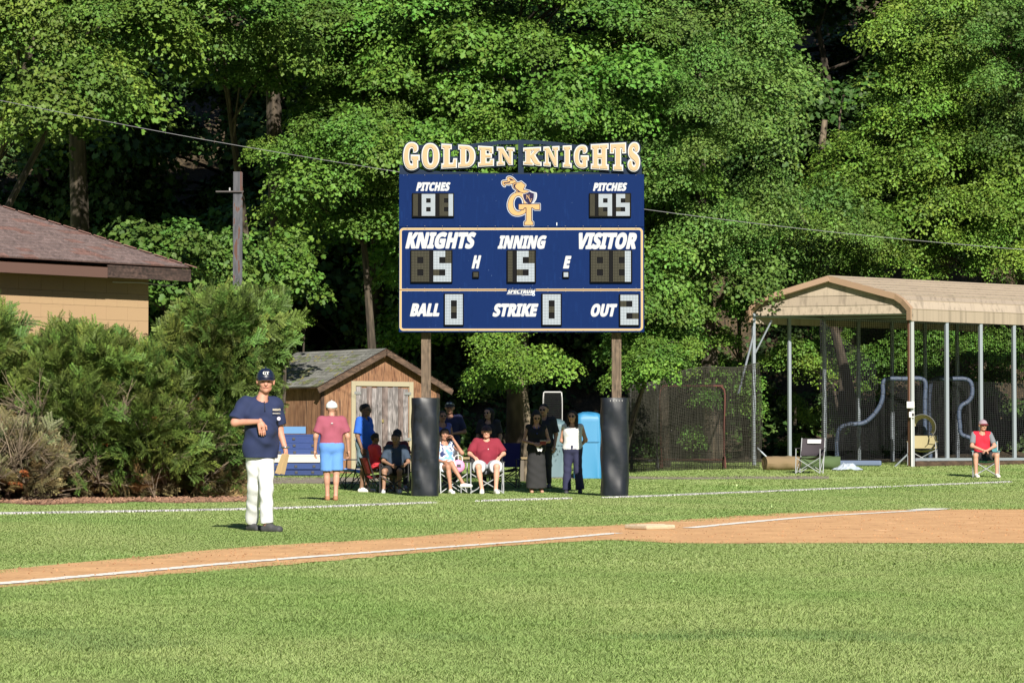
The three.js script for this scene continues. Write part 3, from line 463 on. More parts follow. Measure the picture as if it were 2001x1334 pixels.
tree('vine_clad_tree', 'creeper mound over the long side of the cage roof', { c: [1920, 480, 150, 70], d: 86, b: 2, tone: bright, base: [1950, 87], r: 0.12, big: 0.8, step: 60, sprays: sprayFine });
// brush seen through the cage
tree('shrub_tree', 'leafy brush at the corner post of the cage', { c: [1550, 790, 60, 110], d: 84, b: 2, big: 0.6, tone: bright, base: [1545, 85], r: 0.06, step: 56, gaps: 0.2 });
tree('shrub_tree', 'leafy brush behind the blue padded screens', { c: [1740, 740, 85, 110], d: 86, b: 2, big: 0.7, tone: mapleTone, base: [1745, 87], r: 0.06, step: 56, gaps: 0.3 });
tree('shrub_tree', 'leafy brush behind the slim cage posts', { c: [1890, 720, 110, 110], d: 86, b: 2, big: 0.7, tone: mapleTone, base: [1890, 87], r: 0.06, step: 58, gaps: 0.28 });
tree('shrub_tree', 'leafy brush under the cage eave', { c: [1600, 670, 100, 50], d: 85, b: 2, big: 0.6, tone: mapleTone, base: [1650, 85], r: 0.06, step: 58, gaps: 0.3 });
tree('shrub_tree', 'leafy brush against the draped net', { c: [1400, 760, 80, 80], d: 80, b: 2, big: 0.6, tone: mapleTone, base: [1400, 81], r: 0.06, step: 58, gaps: 0.3 });
// tall trees added for shade, their dense crowns above the view
for (const [cx, d] of [[120, 76], [520, 80], [1020, 92], [1450, 97], [1880, 97]]) tree('added_shade_tree', 'tall forest tree added for shade with its unseen crown high over the field edge', { c: [cx, -330, 300, 270], d, b: 7, tone: mapleTone, base: [cx + 40, d + 3], r: 0.34, big: 1.7, step: 100, sprays: sprayFar, gaps: 0, group: 'tall trees added for shade over the field edge' });
// deeper wood up the hill, shade put into its leaf colour
for (const [cx, cy, d, b] of [[60, 300, 92, 3], [420, 280, 94, 3], [800, 420, 96, 3], [1180, 300, 97, 3], [1600, 230, 98, 3], [1980, 320, 97, 3], [240, -150, 100, 4], [900, -150, 102, 4], [1560, -150, 102, 4], [620, 620, 90, 2], [1000, 640, 92, 2]]) tree('forest_tree', 'forest tree with leaves darkened as shade deep in the wood up the hill', { c: [cx, cy, 330, 330], d, b, tone: deep, base: [cx + rr(-60, 60), d + 1], r: 0.26, big: 1.5, step: 120, sprays: sprayFar, gaps: 0.15, group: 'trees with leaves darkened as shade up the hill' });
for (const [px, py0, d, r, label] of [[1668, 345, 90, 0.2, 'pale bare trunk standing in a dark hollow of the wood'], [1608, 320, 93, 0.2, 'mottled trunk half hidden in the dark hollow'], [1645, 355, 90.5, 0.07, 'thin broken snag beside the pale bare trunk'], [1925, 250, 88, 0.16, 'short pale trunk showing through the creeper']]) {
  const root = stand(px, d), t = thing('bare_tree', label, 'tree', root), H = 0.4 + (870 - py0) * d / F + (px === 1645 ? 1.6 : 1.4) - groundHeight(0, -d) * (px === 1645 ? 0 : 1) + (px === 1645 ? 0 : 0.6);
  mesh('trunk', taper([V(0, -0.3, 0), V(0.08, H * 0.3, 0), V(-0.05, H * 0.7, 0), V(0.1, H * (px === 1645 ? 0.8 : 1), 0)], r * 0.8, r * 0.5, 14, 9, 0.05), paleBark, t);
}
{ // leaf litter and undergrowth on the hill
  const list = [], q = new THREE.Quaternion();
  for (let i = 0; i < 420; i++) { const d = rr(81, 122), x = rr(-0.2, 0.2) * d, y = groundHeight(x, -d), s = rr(0.7, 1.6), k = rr(0.6, 1.2); if (d < 84 && x > 6) continue; q.setFromEuler(new THREE.Euler(rr(-0.2, 0.9), rr(0, 6), rr(-0.4, 0.4))); list.push([new THREE.Matrix4().compose(V(x, y + rr(0.1, 0.5), -d), q, V(s, s, s)), lin(0.05 * k, 0.1 * k, 0.022 * k)]); }
  const m = copies('undergrowth', sprayFar[0], leafMat, list); m.userData = { kind: 'stuff', label: 'dim leafy undergrowth covering the wooded hill', category: 'undergrowth' };
}
// ---------------------------------------------------------------- tall yews
function yewSpray() {
  const pos = [], nor = [], col = [], idx = [];
  const add = (a, b, w, n, k) => { const t = V().subVectors(b, a).normalize(), s = V().crossVectors(t, n).normalize().multiplyScalar(w), i = pos.length / 3, c = a.clone().lerp(b, 0.45); for (const p of [a, c.clone().add(s), c.clone().sub(s), b]) { pos.push(p.x, p.y, p.z); nor.push(n.x, n.y, n.z); col.push(k, k, k); } idx.push(i, i + 1, i + 2, i + 1, i + 3, i + 2); };
  for (let tw = 0; tw < 7; tw++) {
    const a0 = tw ? V(0, 0.05 + tw * 0.035, 0) : V(0, 0, 0), ang = tw ? (tw % 2 ? 1 : -1) * rr(0.5, 0.95) : 0, tilt = rr(-0.3, 0.3), L = tw ? rr(0.12, 0.2) : 0.36;
    const dir = V(Math.sin(ang), Math.cos(ang), tilt).normalize(), n = V(rr(-0.2, 0.2), rr(-0.2, 0.2), 1).normalize(), s = V().crossVectors(dir, n).normalize();
    for (let i = 0; i < 13; i++) for (const sd of [-1, 1]) { const p = a0.clone().addScaledVector(dir, L * i / 13); const tip = p.clone().addScaledVector(s, sd * 0.042).addScaledVector(dir, 0.026).addScaledVector(n, rr(-0.012, 0.02)); add(p, tip, 0.0065, V(n.x + s.x * sd * 0.3, n.y + s.y * sd * 0.3, n.z + s.z * sd * 0.3).normalize(), rr(0.7, 1.25) * (i > 9 ? 1.35 : 1)); }
  }
  const g = new THREE.BufferGeometry(); g.setAttribute('position', new THREE.Float32BufferAttribute(pos, 3)); g.setAttribute('normal', new THREE.Float32BufferAttribute(nor, 3)); g.setAttribute('color', new THREE.Float32BufferAttribute(col, 3)); g.setIndex(idx); return g;
}
function yewClump() {                                  // about 45 sprays reaching out of one lump
  const l = [], q = new THREE.Quaternion(), q2 = new THREE.Quaternion(), sp = many(4, yewSpray);
  for (let i = 0; i < 46; i++) {
    const u = rr(-0.5, 1), a = rr(0, 6.283), w = Math.sqrt(1 - u * u), dir = V(Math.cos(a) * w, u, Math.sin(a) * w), s = rr(0.75, 1.25), k = rr(0.72, 1.28), y = rr(0.85, 1.25);
    q.setFromUnitVectors(UPV, V(dir.x * 0.9 + rr(-0.3, 0.3), 0.55 + dir.y * 0.5, dir.z * 0.9 + rr(-0.3, 0.3)).normalize()); q2.setFromAxisAngle(UPV, rnd() * 6.283); q.multiply(q2);
    const g = sp[i % 4].clone().applyMatrix4(new THREE.Matrix4().compose(dir.multiplyScalar(0.42 * Math.pow(rnd(), 0.4)), q, V(s, s, s))), c = g.attributes.color; for (let n = 0; n < c.count; n++) c.setXYZ(n, c.getX(n) * k * y, c.getY(n) * k, c.getZ(n) * k); l.push(g);
  }
  return merge(l);
}
const yewClumps = many(3, yewClump), yewMat = mat(lin(1, 1, 1), 0.7, { vertexColors: true, side: THREE.DoubleSide });
const twigGeo = (() => { const l = []; for (let i = 0; i < 9; i++) { const a = rr(-0.5, 0.5), b = rr(-0.4, 0.4), L = rr(0.35, 0.75); l.push(taper([V(0, 0, 0), V(a * L * 0.4, L * 0.5, b * L * 0.4), V(a * L + rr(-0.1, 0.1), L, b * L)], 0.009, 0.003, 4, 4)); for (let k = 0; k < 3; k++) { const f = rr(0.35, 0.8); l.push(rod(V(a * L * f * 0.8, L * f, b * L * f * 0.8), V(a * L * f + rr(-0.16, 0.16), L * f + rr(0.05, 0.2), b * L * f + rr(-0.12, 0.12)), 0.004, 0.002, 3)); } } return merge(l); })();
const twigMat = mat(lin(1, 1, 1), 1);
function yew(label, o) {
  const { c: [cx, cy, rx, ry], d, n = 100, bare = 0.75, tone = [0.072, 0.128, 0.019], bareTop = 0.45, lean = 0 } = o, root = stand(cx, d), t = thing('yew_bush', label, 'bush', root), sc = d / F;
  const top = EYE + (870 - (cy - ry)) * sc, W = rx * sc, list = [[], [], []], twigs = [], q = new THREE.Quaternion(), q2 = new THREE.Quaternion(), stems = [];
  for (let i = 0; i < n; i++) {
    const y = rr(0.04, 0.93), a = rr(0, 6.283), w = Math.sqrt(Math.max(0.05, 1 - Math.pow(Math.abs(y - 0.42) * 1.72, 2.6))) * (0.92 + 0.3 * noise(a * 1.3, y * 4, cx)), sh = Math.pow(rnd(), 0.3);
    const p = V(Math.cos(a) * W * w * sh + lean * y * y, Math.max(0.22, y * top), Math.sin(a) * 1.25 * w * sh), low = p.y / top;
    const s = rr(0.75, 1.25), k = rr(0.8, 1.2), grow = V(p.x / W * 0.6 + rr(-0.25, 0.25), 0.9, p.z * 0.4 + 0.15 + rr(-0.25, 0.25)).normalize();
    q.setFromUnitVectors(UPV, grow); q2.setFromAxisAngle(UPV, rnd() * 6.283); q.multiply(q2);
    const dry = low < bareTop && rnd() < bare * (1 - low / bareTop) * 1.3;
    if (dry || (low < bareTop + 0.15 && rnd() < 0.35 * bare)) for (let m = 0; m < 3; m++) { const kk = rr(0.7, 1.35); twigs.push([new THREE.Matrix4().compose(p.clone().add(V(rr(-0.25, 0.25), rr(-0.25, 0.15), rr(-0.1, 0.3))), q.clone().multiply(q2.setFromEuler(new THREE.Euler(rr(-0.7, 0.7), rr(0, 6), rr(-0.7, 0.7)))), V(s, s, s)), lin(0.2 * kk, 0.155 * kk, 0.11 * kk)]); }
    if (dry && rnd() < 0.55) continue;
    const b = dry ? [0.125, 0.115, 0.045] : tone; list[i % 3].push([new THREE.Matrix4().compose(p, q, V(s, s, s)), lin(b[0] * k * rr(0.9, 1.25), b[1] * k, b[2] * k)]);
    if (i % 6 === 0) { const b0 = V(rr(-0.4, 0.4) * W, -0.05, rr(-0.3, 0.3)); stems.push(taper([b0, V(lerp(b0.x, p.x, 0.5) + rr(-0.15, 0.15), p.y * 0.5, lerp(b0.z, p.z, 0.5)), p], 0.04, 0.01, 8, 6)); }
  }
  list.forEach((l, i) => l.length && copies('foliage', yewClumps[i], yewMat, l, t)); if (twigs.length) copies('bare_twigs', twigGeo, twigMat, twigs, t);
  mesh('stem', stems, mat(lin(0.17, 0.11, 0.075), 1), t).userData.kind = 'stuff';
  const dead = []; for (let i = 0; i < 12; i++) { const y = rr(0.3, 0.65) * top; dead.push([new THREE.Matrix4().compose(V(rr(-0.7, 0.7) * W, y, 1.15 + rr(-0.2, 0.1)), q.clone(), V(0.11, 0.11, 0.11)), lin(0.3, 0.1, 0.03)]); }
  copies('dead_sprig', yewClumps[0], yewMat, dead, t);
}
yew('upright dark yew at the edge of the tan block wall', { c: [-60, 800, 70, 180], d: 51.5, n: 120 });
yew('grey twiggy dying yew spilling over the mulch bed', { c: [25, 925, 75, 38], d: 49.6, n: 40, bare: 1.6, bareTop: 1.1, tone: [0.12, 0.13, 0.06] });
yew('broad yew bush with bare brown twigs at its foot', { c: [160, 825, 120, 135], d: 51.6, n: 180, bare: 1.05 });
yew('largest dark green yew bush standing behind the coach', { c: [368, 780, 92, 175], d: 52.6, n: 260, bare: 0.7, tone: [0.07, 0.126, 0.02], lean: 1.0 });
yew('lower yew bush between the twiggy one and the largest one', { c: [290, 835, 75, 120], d: 51.8, n: 120, bare: 0.9 });

// ---------------------------------------------------------------- shed
const sidingTex = tex(512, 512, (u, v) => { const g = loopNoise(u, v * 0.12, 60, 3, 3), p = loopNoise(u, v, 5, 12, 3), s = Math.pow(Math.max(0, loopNoise(u, v * 0.25, 26, 21, 3)), 1.2), e = Math.abs(((u * 3) % 1) - 0.5) > 0.485 ? 0.12 : 0; return [0.7 + g * 0.22 + p * 0.2 - s * 0.75 - e, 0.48 + g * 0.2 + p * 0.18 - s * 0.55 - e * 0.8, 0.33 + g * 0.16 + p * 0.14 - s * 0.35 - e * 0.6]; });
const sidingMat = mat(lin(0.56, 0.66, 0.78), 0.9, { map: sidingTex, bumpMap: sidingTex, bumpScale: 0.006 });
const plankTex = tex(128, 512, (u, v) => { const g = loopNoise(u, v * 0.12, 34, 3, 3), p = loopNoise(u, v, 6, 14, 3), k = 0.55 + g * 0.42 + p * 0.35; return [k * 1.01, k * 0.96, k * 0.94]; });
const weathered = [1, 0.72, 0.86].map((k, i) => mat(lin(0.72 * k, 0.73 * k * (i === 1 ? 0.86 : 1), 0.77 * k * (i === 1 ? 0.8 : 1)), 0.95, { map: plankTex, bumpMap: plankTex, bumpScale: 0.006 }));
const trimMat = mat(lin(0.36, 0.32, 0.22), 0.8), rakeMat = mat(lin(0.2, 0.12, 0.08), 0.9, { map: plankTex }), ironMat = mat(lin(0.4, 0.4, 0.4), 0.5, { metalness: 0.6 });
// strips of roofing: a slope from eave to top, tabs toned one by one
function courses(parent, m, slopeAt, n, tone) {          // slopeAt(f) -> [a, b, normal] ends of the line at fraction f up the slope
  for (let i = 0; i < n; i++) {
    const [a, b, nn] = slopeAt(i / n), [c, e] = slopeAt(Math.min(1, (i + 1.12) / n)), L = a.distanceTo(b), k = Math.max(1, Math.round(L / 0.33)), pos = [], col = [], idx = [];
    for (let j = 0; j < k; j++) {
      const f0 = j / k, f1 = (j + 1) / k, t = tone(), lift = 0.011 + rr(0, 0.003), v = pos.length / 3;
      const p = [a.clone().lerp(b, f0).addScaledVector(nn, lift), a.clone().lerp(b, f1).addScaledVector(nn, lift), c.clone().lerp(e, f1).addScaledVector(nn, 0.004), c.clone().lerp(e, f0).addScaledVector(nn, 0.004), a.clone().lerp(b, f0).addScaledVector(nn, -0.01), a.clone().lerp(b, f1).addScaledVector(nn, -0.01)];
      for (const q of p) { pos.push(q.x, q.y, q.z); col.push(...t); } idx.push(v, v + 1, v + 2, v, v + 2, v + 3, v + 4, v + 5, v + 1, v + 4, v + 1, v);
    }
    let g = new THREE.BufferGeometry(); g.setAttribute('position', new THREE.Float32BufferAttribute(pos, 3)); g.setAttribute('color', new THREE.Float32BufferAttribute(col, 3)); g.setIndex(idx); g = g.toNonIndexed(); g.computeVertexNormals();
    mesh('shingle_course', uvBy(g, (x, y, z) => [x * 1.3, (y + z) * 1.3]), m, parent);
  }
}
const gritTex = tex(256, 256, (u, v) => { const k = 0.8 + loopNoise(u, v, 70, 5, 2) * 0.5 + loopNoise(u, v, 9, 8, 3) * 0.25; return [k, k, k]; });
const shingleMat = mat(lin(1, 1, 1), 0.95, { map: gritTex, vertexColors: true, side: THREE.DoubleSide });
{
  const t = thing('shed', 'small brown plywood shed with mossy grey roof and weathered double doors', 'shed', stand(627, 69.5), 0.66);
  const W = 3.56, L = 3.5, E = 2.13, A = 2.98, o = 0.24, gable = new THREE.Shape([[0, 0], [W, 0], [W, E], [W / 2, A], [0, E]].map(p => new THREE.Vector2(...p)));
  const gf = new THREE.ExtrudeGeometry(gable, { depth: 0.05, bevelEnabled: false }); gf.translate(0, 0, -0.05);
  mesh('front_wall', uvBy(gf, (x, y, z) => [x / 1.2, y / 2]), sidingMat, t);
  mesh('back_wall', uvBy(gf.clone().translate(0, 0, -L + 0.05), (x, y) => [x / 1.2, y / 2]), sidingMat, t);
  for (const x of [0.027, W - 0.027]) mesh('side_wall', uvBy(box(0.05, E - 0.02, L - 0.12, x, E / 2, -L / 2), (a, y, z) => [z / 1.2, y / 2]), sidingMat, t);
  for (const x of [0.0, W]) mesh('corner_board', uvBy(box(0.09, E - 0.06, 0.02, x + (x ? -0.04 : 0.04), E / 2 - 0.03, 0.012), (a, y) => [a * 2, y / 2]), rakeMat, t);
  const nl = V(-(A - E), W / 2, 0).normalize(), k = (A - E) / (W / 2);
  for (const s of [-1, 1]) {
    const n = V(s * (A - E), W / 2, 0).normalize(), line = f => { const x = (W / 2 + o) * (1 - f), y = A - x * k + 0.1; return [V(W / 2 + s * x, y, s < 0 ? -L - o : o), V(W / 2 + s * x, y, s < 0 ? o : -L - o), n]; };
    const deck = [line(0), line(1)], g = new THREE.BufferGeometry(); const q = [deck[0][0], deck[0][1], deck[1][1], deck[1][0]], dn = n.clone().multiplyScalar(-0.045), pp = [];
    const quad = (a, b, c, d) => { for (const v of [a, b, c, a, c, d]) pp.push(v.x, v.y, v.z); }, lo = q.map(v => v.clone().add(dn)), hi = q.map(v => v.clone().addScaledVector(n, -0.012));
    quad(...hi); quad(lo[3], lo[2], lo[1], lo[0]); for (let i = 0; i < 4; i++) quad(lo[i], lo[(i + 1) % 4], hi[(i + 1) % 4], hi[i]);
    g.setAttribute('position', new THREE.Float32BufferAttribute(pp, 3)); g.computeVertexNormals(); uvBy(g, (x, y, z) => [x, z]); const roof = mesh('roof', g, rakeMat, t);
    courses(roof, shingleMat, line, 13, () => { const v = rr(0.8, 1.15), moss = rnd() < 0.14; return moss ? [0.2 * v, 0.22 * v, 0.12 * v] : [0.3 * v, 0.3 * v, 0.275 * v]; });
    const a = line(0), b = line(1); const f0 = s < 0 ? a[1] : a[0], f1 = s < 0 ? b[1] : b[0], len = f0.distanceTo(f1), rg = box(len, 0.13, 0.03, 0, 0, 0); rg.rotateZ(Math.atan2(f1.y - f0.y, f1.x - f0.x)); rg.translate((f0.x + f1.x) / 2, (f0.y + f1.y) / 2 - 0.1, o - 0.01); mesh('rake_board', uvBy(rg, (x, y) => [y * 3, x]), mat(lin(0.3, 0.21, 0.15), 0.9, { map: plankTex }), t);
    if (s < 0) { const ms = [], sp = new THREE.IcosahedronGeometry(0.045, 1); for (let i = 0; i < 170; i++) { const f = rr(0.05, 0.95) , l = line(f), p = l[0].clone().lerp(l[1], rnd()); if (noise(p.x * 1.4, p.z * 1.4) < -0.08) continue; const m4 = new THREE.Matrix4().compose(p.addScaledVector(n, 0.016), new THREE.Quaternion().setFromUnitVectors(UPV, n), V(rr(0.4, 1.6), 0.3, rr(0.4, 1.1))); ms.push([m4, lin(0.13 * rr(0.7, 1.3), 0.14, 0.05)]); } copies('moss', sp, mat(lin(1, 1, 1), 1), ms, t); }
  }
  const fr = (x0, x1, y0, y1) => mesh('door_trim', rbox(x1 - x0, y1 - y0, 0.04, 0.006, (x0 + x1) / 2, (y0 + y1) / 2, 0.022), trimMat, t);
  fr(0.88, 1.0, 0, 2.27); fr(2.62, 2.74, 0, 2.27); fr(1.003, 2.617, 2.15, 2.27);
  for (let leaf = 0; leaf < 2; leaf++) { const dr = new THREE.Group(); dr.name = 'door'; t.add(dr); const x0 = leaf ? 1.81 : 1.02, n = 5, w = 0.78 / n; for (let i = 0; i < n; i++) { const h = rr(2.04, 2.1); mesh('plank', uvBy(rbox(w - 0.008, h, 0.03, 0.004, x0 + w * (i + 0.5), 0.05 + h / 2, 0.014 + rr(0, 0.006)), (x, y) => [x * 2.2 + i * 0.31, y / 1.7 + leaf * 0.4]), weathered[(i * 2 + leaf) % 3], dr); } for (const y of [1.98, 0.85]) mesh('hinge', rbox(0.2, 0.07, 0.014, 0.004, leaf ? 2.56 : 1.05, y, 0.048), ironMat, dr); }
  mesh('padlock', rbox(0.06, 0.08, 0.03, 0.01, 1.8, 1.3, 0.05), mat(lin(0.5, 0.4, 0.2), 0.4, { metalness: 0.7 }), t);
}
// ---------------------------------------------------------------- brown-roofed block building
{
  const B = at(372, 521, 57), root = V(B.x, 0, B.z), t = thing('block_building', 'tan block building with brown shingled hip roof behind the yews', 'building', root);
  const a = V(-1, 0, 1).normalize(), b = V(-1, 0, -1).normalize(), N = 9.4, P = (u, v, y) => V().addScaledVector(a, u).addScaledVector(b, v).setY(y), ey = B.y, k = 0.45;
  const apex = P(N / 2, N / 2, ey + N / 2 * k), tri = (p, q) => { const g = new THREE.BufferGeometry(); g.setAttribute('position', new THREE.Float32BufferAttribute([p, q, apex].flatMap(v => [v.x, v.y - 0.02, v.z]), 3)); g.computeVertexNormals(); return uvBy(g, (x, y, z) => [x, z]); };
  const browns = mat(srgb(112, 84, 78), 0.95, { side: THREE.DoubleSide });
  const roof = mesh('roof', [tri(P(0, 0, ey), P(N, 0, ey)), tri(P(N, 0, ey), P(N, N, ey)), tri(P(N, N, ey), P(0, N, ey)), tri(P(0, N, ey), P(0, 0, ey))], browns, t);
  const nn = P(0, -k, 0).setY(1).normalize();
  courses(roof, shingleMat, f => { const v = f * N / 2 * 0.995; return [P(v, v, ey + v * k), P(N - v, v, ey + v * k), nn]; }, 30, () => { const v = rr(0.9, 1.1), red = rnd() < 0.16; return red ? [0.27 * v, 0.145 * v, 0.12 * v] : [0.24 * v, 0.168 * v, 0.156 * v]; });
  const hip = []; for (let i = 0; i < 22; i++) { const v = i / 22 * N / 2, p = P(v, v, ey + v * k); hip.push(box(0.26, 0.02, 0.17, p.x, p.y + 0.02, p.z, 0, 0, -Math.atan(k / Math.SQRT2))); } mesh('hip_cap', hip, browns, roof).userData.kind = 'stuff';
  const along = (u0, u1, v, y, h, d) => { const g = box(u1 - u0, h, d, 0, 0, 0); g.rotateY(Math.PI / 4 + Math.PI); const c = P((u0 + u1) / 2, v, y); g.translate(c.x, c.y, c.z); return g; };
  mesh('fascia', along(2.06, N, 0.02, ey - 0.2, 0.2, 0.03), mat(srgb(90, 66, 58), 0.85), t);
  mesh('fascia', along(0, 2.05, 0.02, ey - 0.17, 0.24, 0.03), mat(lin(0.16, 0.11, 0.095), 0.9, { map: plankTex }), t).userData.label = 'bare dark fascia board at the roof corner';
  const soff = new THREE.BufferGeometry(); soff.setAttribute('position', new THREE.Float32BufferAttribute([P(0, 0, ey - 0.09), P(N, 0, ey - 0.09), P(N, N, ey - 0.09), P(0, 0, ey - 0.09), P(N, N, ey - 0.09), P(0, N, ey - 0.09)].flatMap(v => [v.x, v.y, v.z]), 3)); soff.computeVertexNormals(); mesh('soffit', uvBy(soff, (x, y, z) => [x, z]), mat(srgb(120, 85, 70), 0.9, { side: THREE.DoubleSide }), t);
  const tan = mat(srgb(166, 139, 106), 0.92, { bumpMap: gritTex, bumpScale: 0.004 }), tan2 = mat(srgb(163, 136, 104), 0.92), oh = 0.62, top = ey - 0.3;
  const w = N - 2 * oh; { const g = box(w - 0.1, top - 0.02, w - 0.1); g.rotateY(Math.PI / 4); const c = P(N / 2, N / 2, top / 2); g.translate(c.x, c.y, c.z); mesh('wall', g, tan2, t); }
  mesh('frieze', along(oh, N - oh, oh + 0.02, ey - 0.2, 0.2, 0.14), tan2, t);
  const ch = 0.262, bl = 0.52; for (let r = 0; r < 9; r++) for (let i = -1; i < 14; i++) { const u0 = Math.max(oh, oh + i * bl + (r % 2) * bl / 2), u1 = Math.min(N - oh, oh + (i + 1) * bl + (r % 2) * bl / 2); if (u1 - u0 < 0.05) continue; mesh('block', along(u0 + 0.002, u1 - 0.002, oh + 0.02, top - ch * (r + 0.5), ch - 0.004, 0.13 + rr(0, 0.0015)), rnd() < 0.5 ? tan : tan2, t); }
  mesh('cable', tube([P(0.1, 0.3, ey - 0.3), P(0.2, 0.35, ey - 0.36), P(0.9, 0.4, ey - 0.34), P(1.6, 0.45, ey - 0.35)], 0.012, 30, 5), mat(lin(0.6, 0.6, 0.6), 0.5), t);
}
// ---------------------------------------------------------------- steel pole, wire and its poles
{
  const t = thing('steel_pole', 'rusty grey steel beam pole with a short cross bar', 'pole', stand(463, 60)), H = EYE + (870 - 335) * 60 / F - groundHeight(0, -60);
  const rust = tex(64, 256, (u, v) => { const n = loopNoise(u, v, 6, 3, 4), r = n > 0.17 ? 1 : 0; return r ? [0.4, 0.27, 0.22] : [0.36 + n * 0.3, 0.37 + n * 0.3, 0.4 + n * 0.3]; }), m = mat(lin(0.62, 0.6, 0.6), 0.75, { map: rust });
  mesh('beam', uvBy(merge([box(0.03, H, 0.17, 0, H / 2, 0), box(0.18, H, 0.02, 0, H / 2, 0.085), box(0.18, H, 0.02, 0, H / 2, -0.085)]), (x, y) => [x * 2, y / 3]), m, t);
  mesh('cross_bar', box(0.58, 0.03, 0.05, -0.16, H - 0.42, 0.125), mat(lin(0.06, 0.05, 0.05), 0.7), t); mesh('insulator', rod(V(-0.16, H - 0.42, 0.12), V(-0.16, H - 0.34, 0.12), 0.02), ironMat, t);
  const wp = [[-330, 128], [0, 195], [390, 270], [780, 335], [1290, 412], [1650, 455], [2001, 487], [2420, 515]].map(p => at(...p, 62));
  tag(mesh('overhead_wire', tube(wp, 0.007, 160, 5), mat(lin(0.16, 0.16, 0.17), 0.5)), 'thin grey wire strung across the trees behind the scoreboard', 'wire');
  for (const [i, label] of [[0, 'wooden utility pole beyond the brown roof carrying the wire'], [7, 'wooden utility pole beyond the batting cage carrying the wire']]) { const p = wp[i], t2 = thing('utility_pole', label, 'pole', V(p.x, groundHeight(p.x, p.z), p.z - 0.12)); mesh('shaft', rod(V(0, -0.2, 0), V(0, p.y + 0.6, 0), 0.14, 0.1, 12), barkMat, t2); mesh('cross_arm', box(1.2, 0.1, 0.1, 0, p.y - groundHeight(p.x, p.z) - 0.06, 0.1), barkMat, t2); }
}
// ---------------------------------------------------------------- netting
function net(point, nu, nv, r, seg = 14) {                // strands both ways over a surface point(u, v)
  const l = [], strand = f => { const pts = []; for (let i = 0; i <= seg; i++) pts.push(f(i / seg)); const g = new THREE.BufferGeometry(), pos = [], idx = []; pts.forEach((p, i) => { const tq = V().subVectors(pts[Math.min(seg, i + 1)], pts[Math.max(0, i - 1)]).normalize(), s = V().crossVectors(tq, V(0, 0, 1)); if (s.lengthSq() < 0.01) s.set(1, 0, 0); s.normalize().multiplyScalar(r); const d = V(0, 0, r); for (const q of [p.clone().add(s), p.clone().addScaledVector(s, -0.5).add(d), p.clone().addScaledVector(s, -0.5).sub(d)]) pos.push(q.x, q.y, q.z); if (i) { const k = 3 * i; for (let e = 0; e < 3; e++) { const f2 = (e + 1) % 3; idx.push(k - 3 + e, k + e, k + f2, k - 3 + e, k + f2, k - 3 + f2); } } }); g.setAttribute('position', new THREE.Float32BufferAttribute(pos, 3)); g.setIndex(idx); g.computeVertexNormals(); return g; };
  for (let i = 0; i <= nu; i++) l.push(strand(s => point(i / nu, s))); for (let j = 0; j <= nv; j++) l.push(strand(s => point(s, j / nv)));
  return merge(l);
}
const netMat = mat(srgb(58, 57, 48), 0.9), blackNet = mat(lin(0.015, 0.016, 0.018), 0.9), rustPipe = mat(srgb(86, 50, 42), 0.85), darkPipe = mat(lin(0.04, 0.04, 0.045), 0.6), greyPipe = mat(srgb(150, 158, 168), 0.5, { metalness: 0.3 });
{
  const root = stand(1350, 72), t = thing('draped_net', 'olive grey baseball net draped from the cage corner over old screens', 'net', root), topY = u => lerp(752, 706, Math.pow(u, 0.8)) + 6 * Math.sin(u * 9);
  const surf = (off) => (u, v) => { const px = lerp(1226, 1486, u), d = lerp(71, 74.3, u) + off + 0.16 * Math.sin(u * 21 + v * 3) * (0.3 + v) + 0.12 * noise(u * 7, v * 4, off) + v * (u > 0.75 ? -0.6 : -0.1), y0 = EYE + (870 - topY(u)) * d / F, x = atX(px + 4 * Math.sin(v * 4 + u * 12), d), g = groundHeight(x, -d) + 0.02; return V(x, lerp(y0, g, v), -d).sub(root); };
  mesh('net', net(surf(0), 84, 64, 0.0062), netMat, t); mesh('net', net(surf(0.45), 60, 48, 0.006), netMat, t).userData.label = 'second layer of netting behind the first';
  const rope = []; for (let i = 0; i <= 20; i++) rope.push(surf(0)(i / 20, 0)); mesh('head_rope', tube(rope, 0.014, 40, 5), netMat, t);
}
function screenFrame(label, px0, px1, py, d, m, wheels) {
  const x0 = atX(px0, d), x1 = atX(px1, d), root = V((x0 + x1) / 2, groundHeight(0, -d), -d), t = thing('practice_screen', label, 'screen', root), w = (x1 - x0) / 2, R = wheels ? 0.017 : 0.026, h = EYE + (870 - py) * d / F - root.y;
  for (const s of [-1, 1]) mesh('upright', tube([V(s * w, 0.05, 0), V(s * w, h * 0.5, 0), V(s * w, h - 0.08, 0), V(s * (w - (wheels ? 0.01 : 0.08)), h, 0)], R, 16, 7), m, t);
  mesh('top_rail', rod(V(-w + 0.02, h, 0), V(w - 0.02, h, 0), R), m, t); mesh('bottom_rail', rod(V(-w, 0.25, 0), V(w, 0.25, 0), 0.024), m, t);
  for (const s of [-1, 1]) mesh('foot', tube([V(s * w, 0.03, -0.5), V(s * w, 0.28, -0.35), V(s * w, 0.28, 0.35), V(s * w, 0.03, 0.5)], 0.022, 18, 6), m, t);
  mesh('net', net((u, v) => V(lerp(-w, w, u), lerp(h, 0.2, v), 0.05 * Math.sin(v * 3) + 0.03 * noise(u * 5, v * 5)), 22, 34, 0.004, 8), blackNet, t);
}
screenFrame('black pipe practice screen under the draped net', 1234, 1284, 752, 72.6, darkPipe); screenFrame('rusty pipe practice screen under the draped net', 1292, 1415, 754, 73.2, rustPipe);
screenFrame('white pipe screen with netting beside the sky blue tarp', 1062, 1098, 766, 68.5, mat(lin(0.5, 0.5, 0.5), 0.5), true);
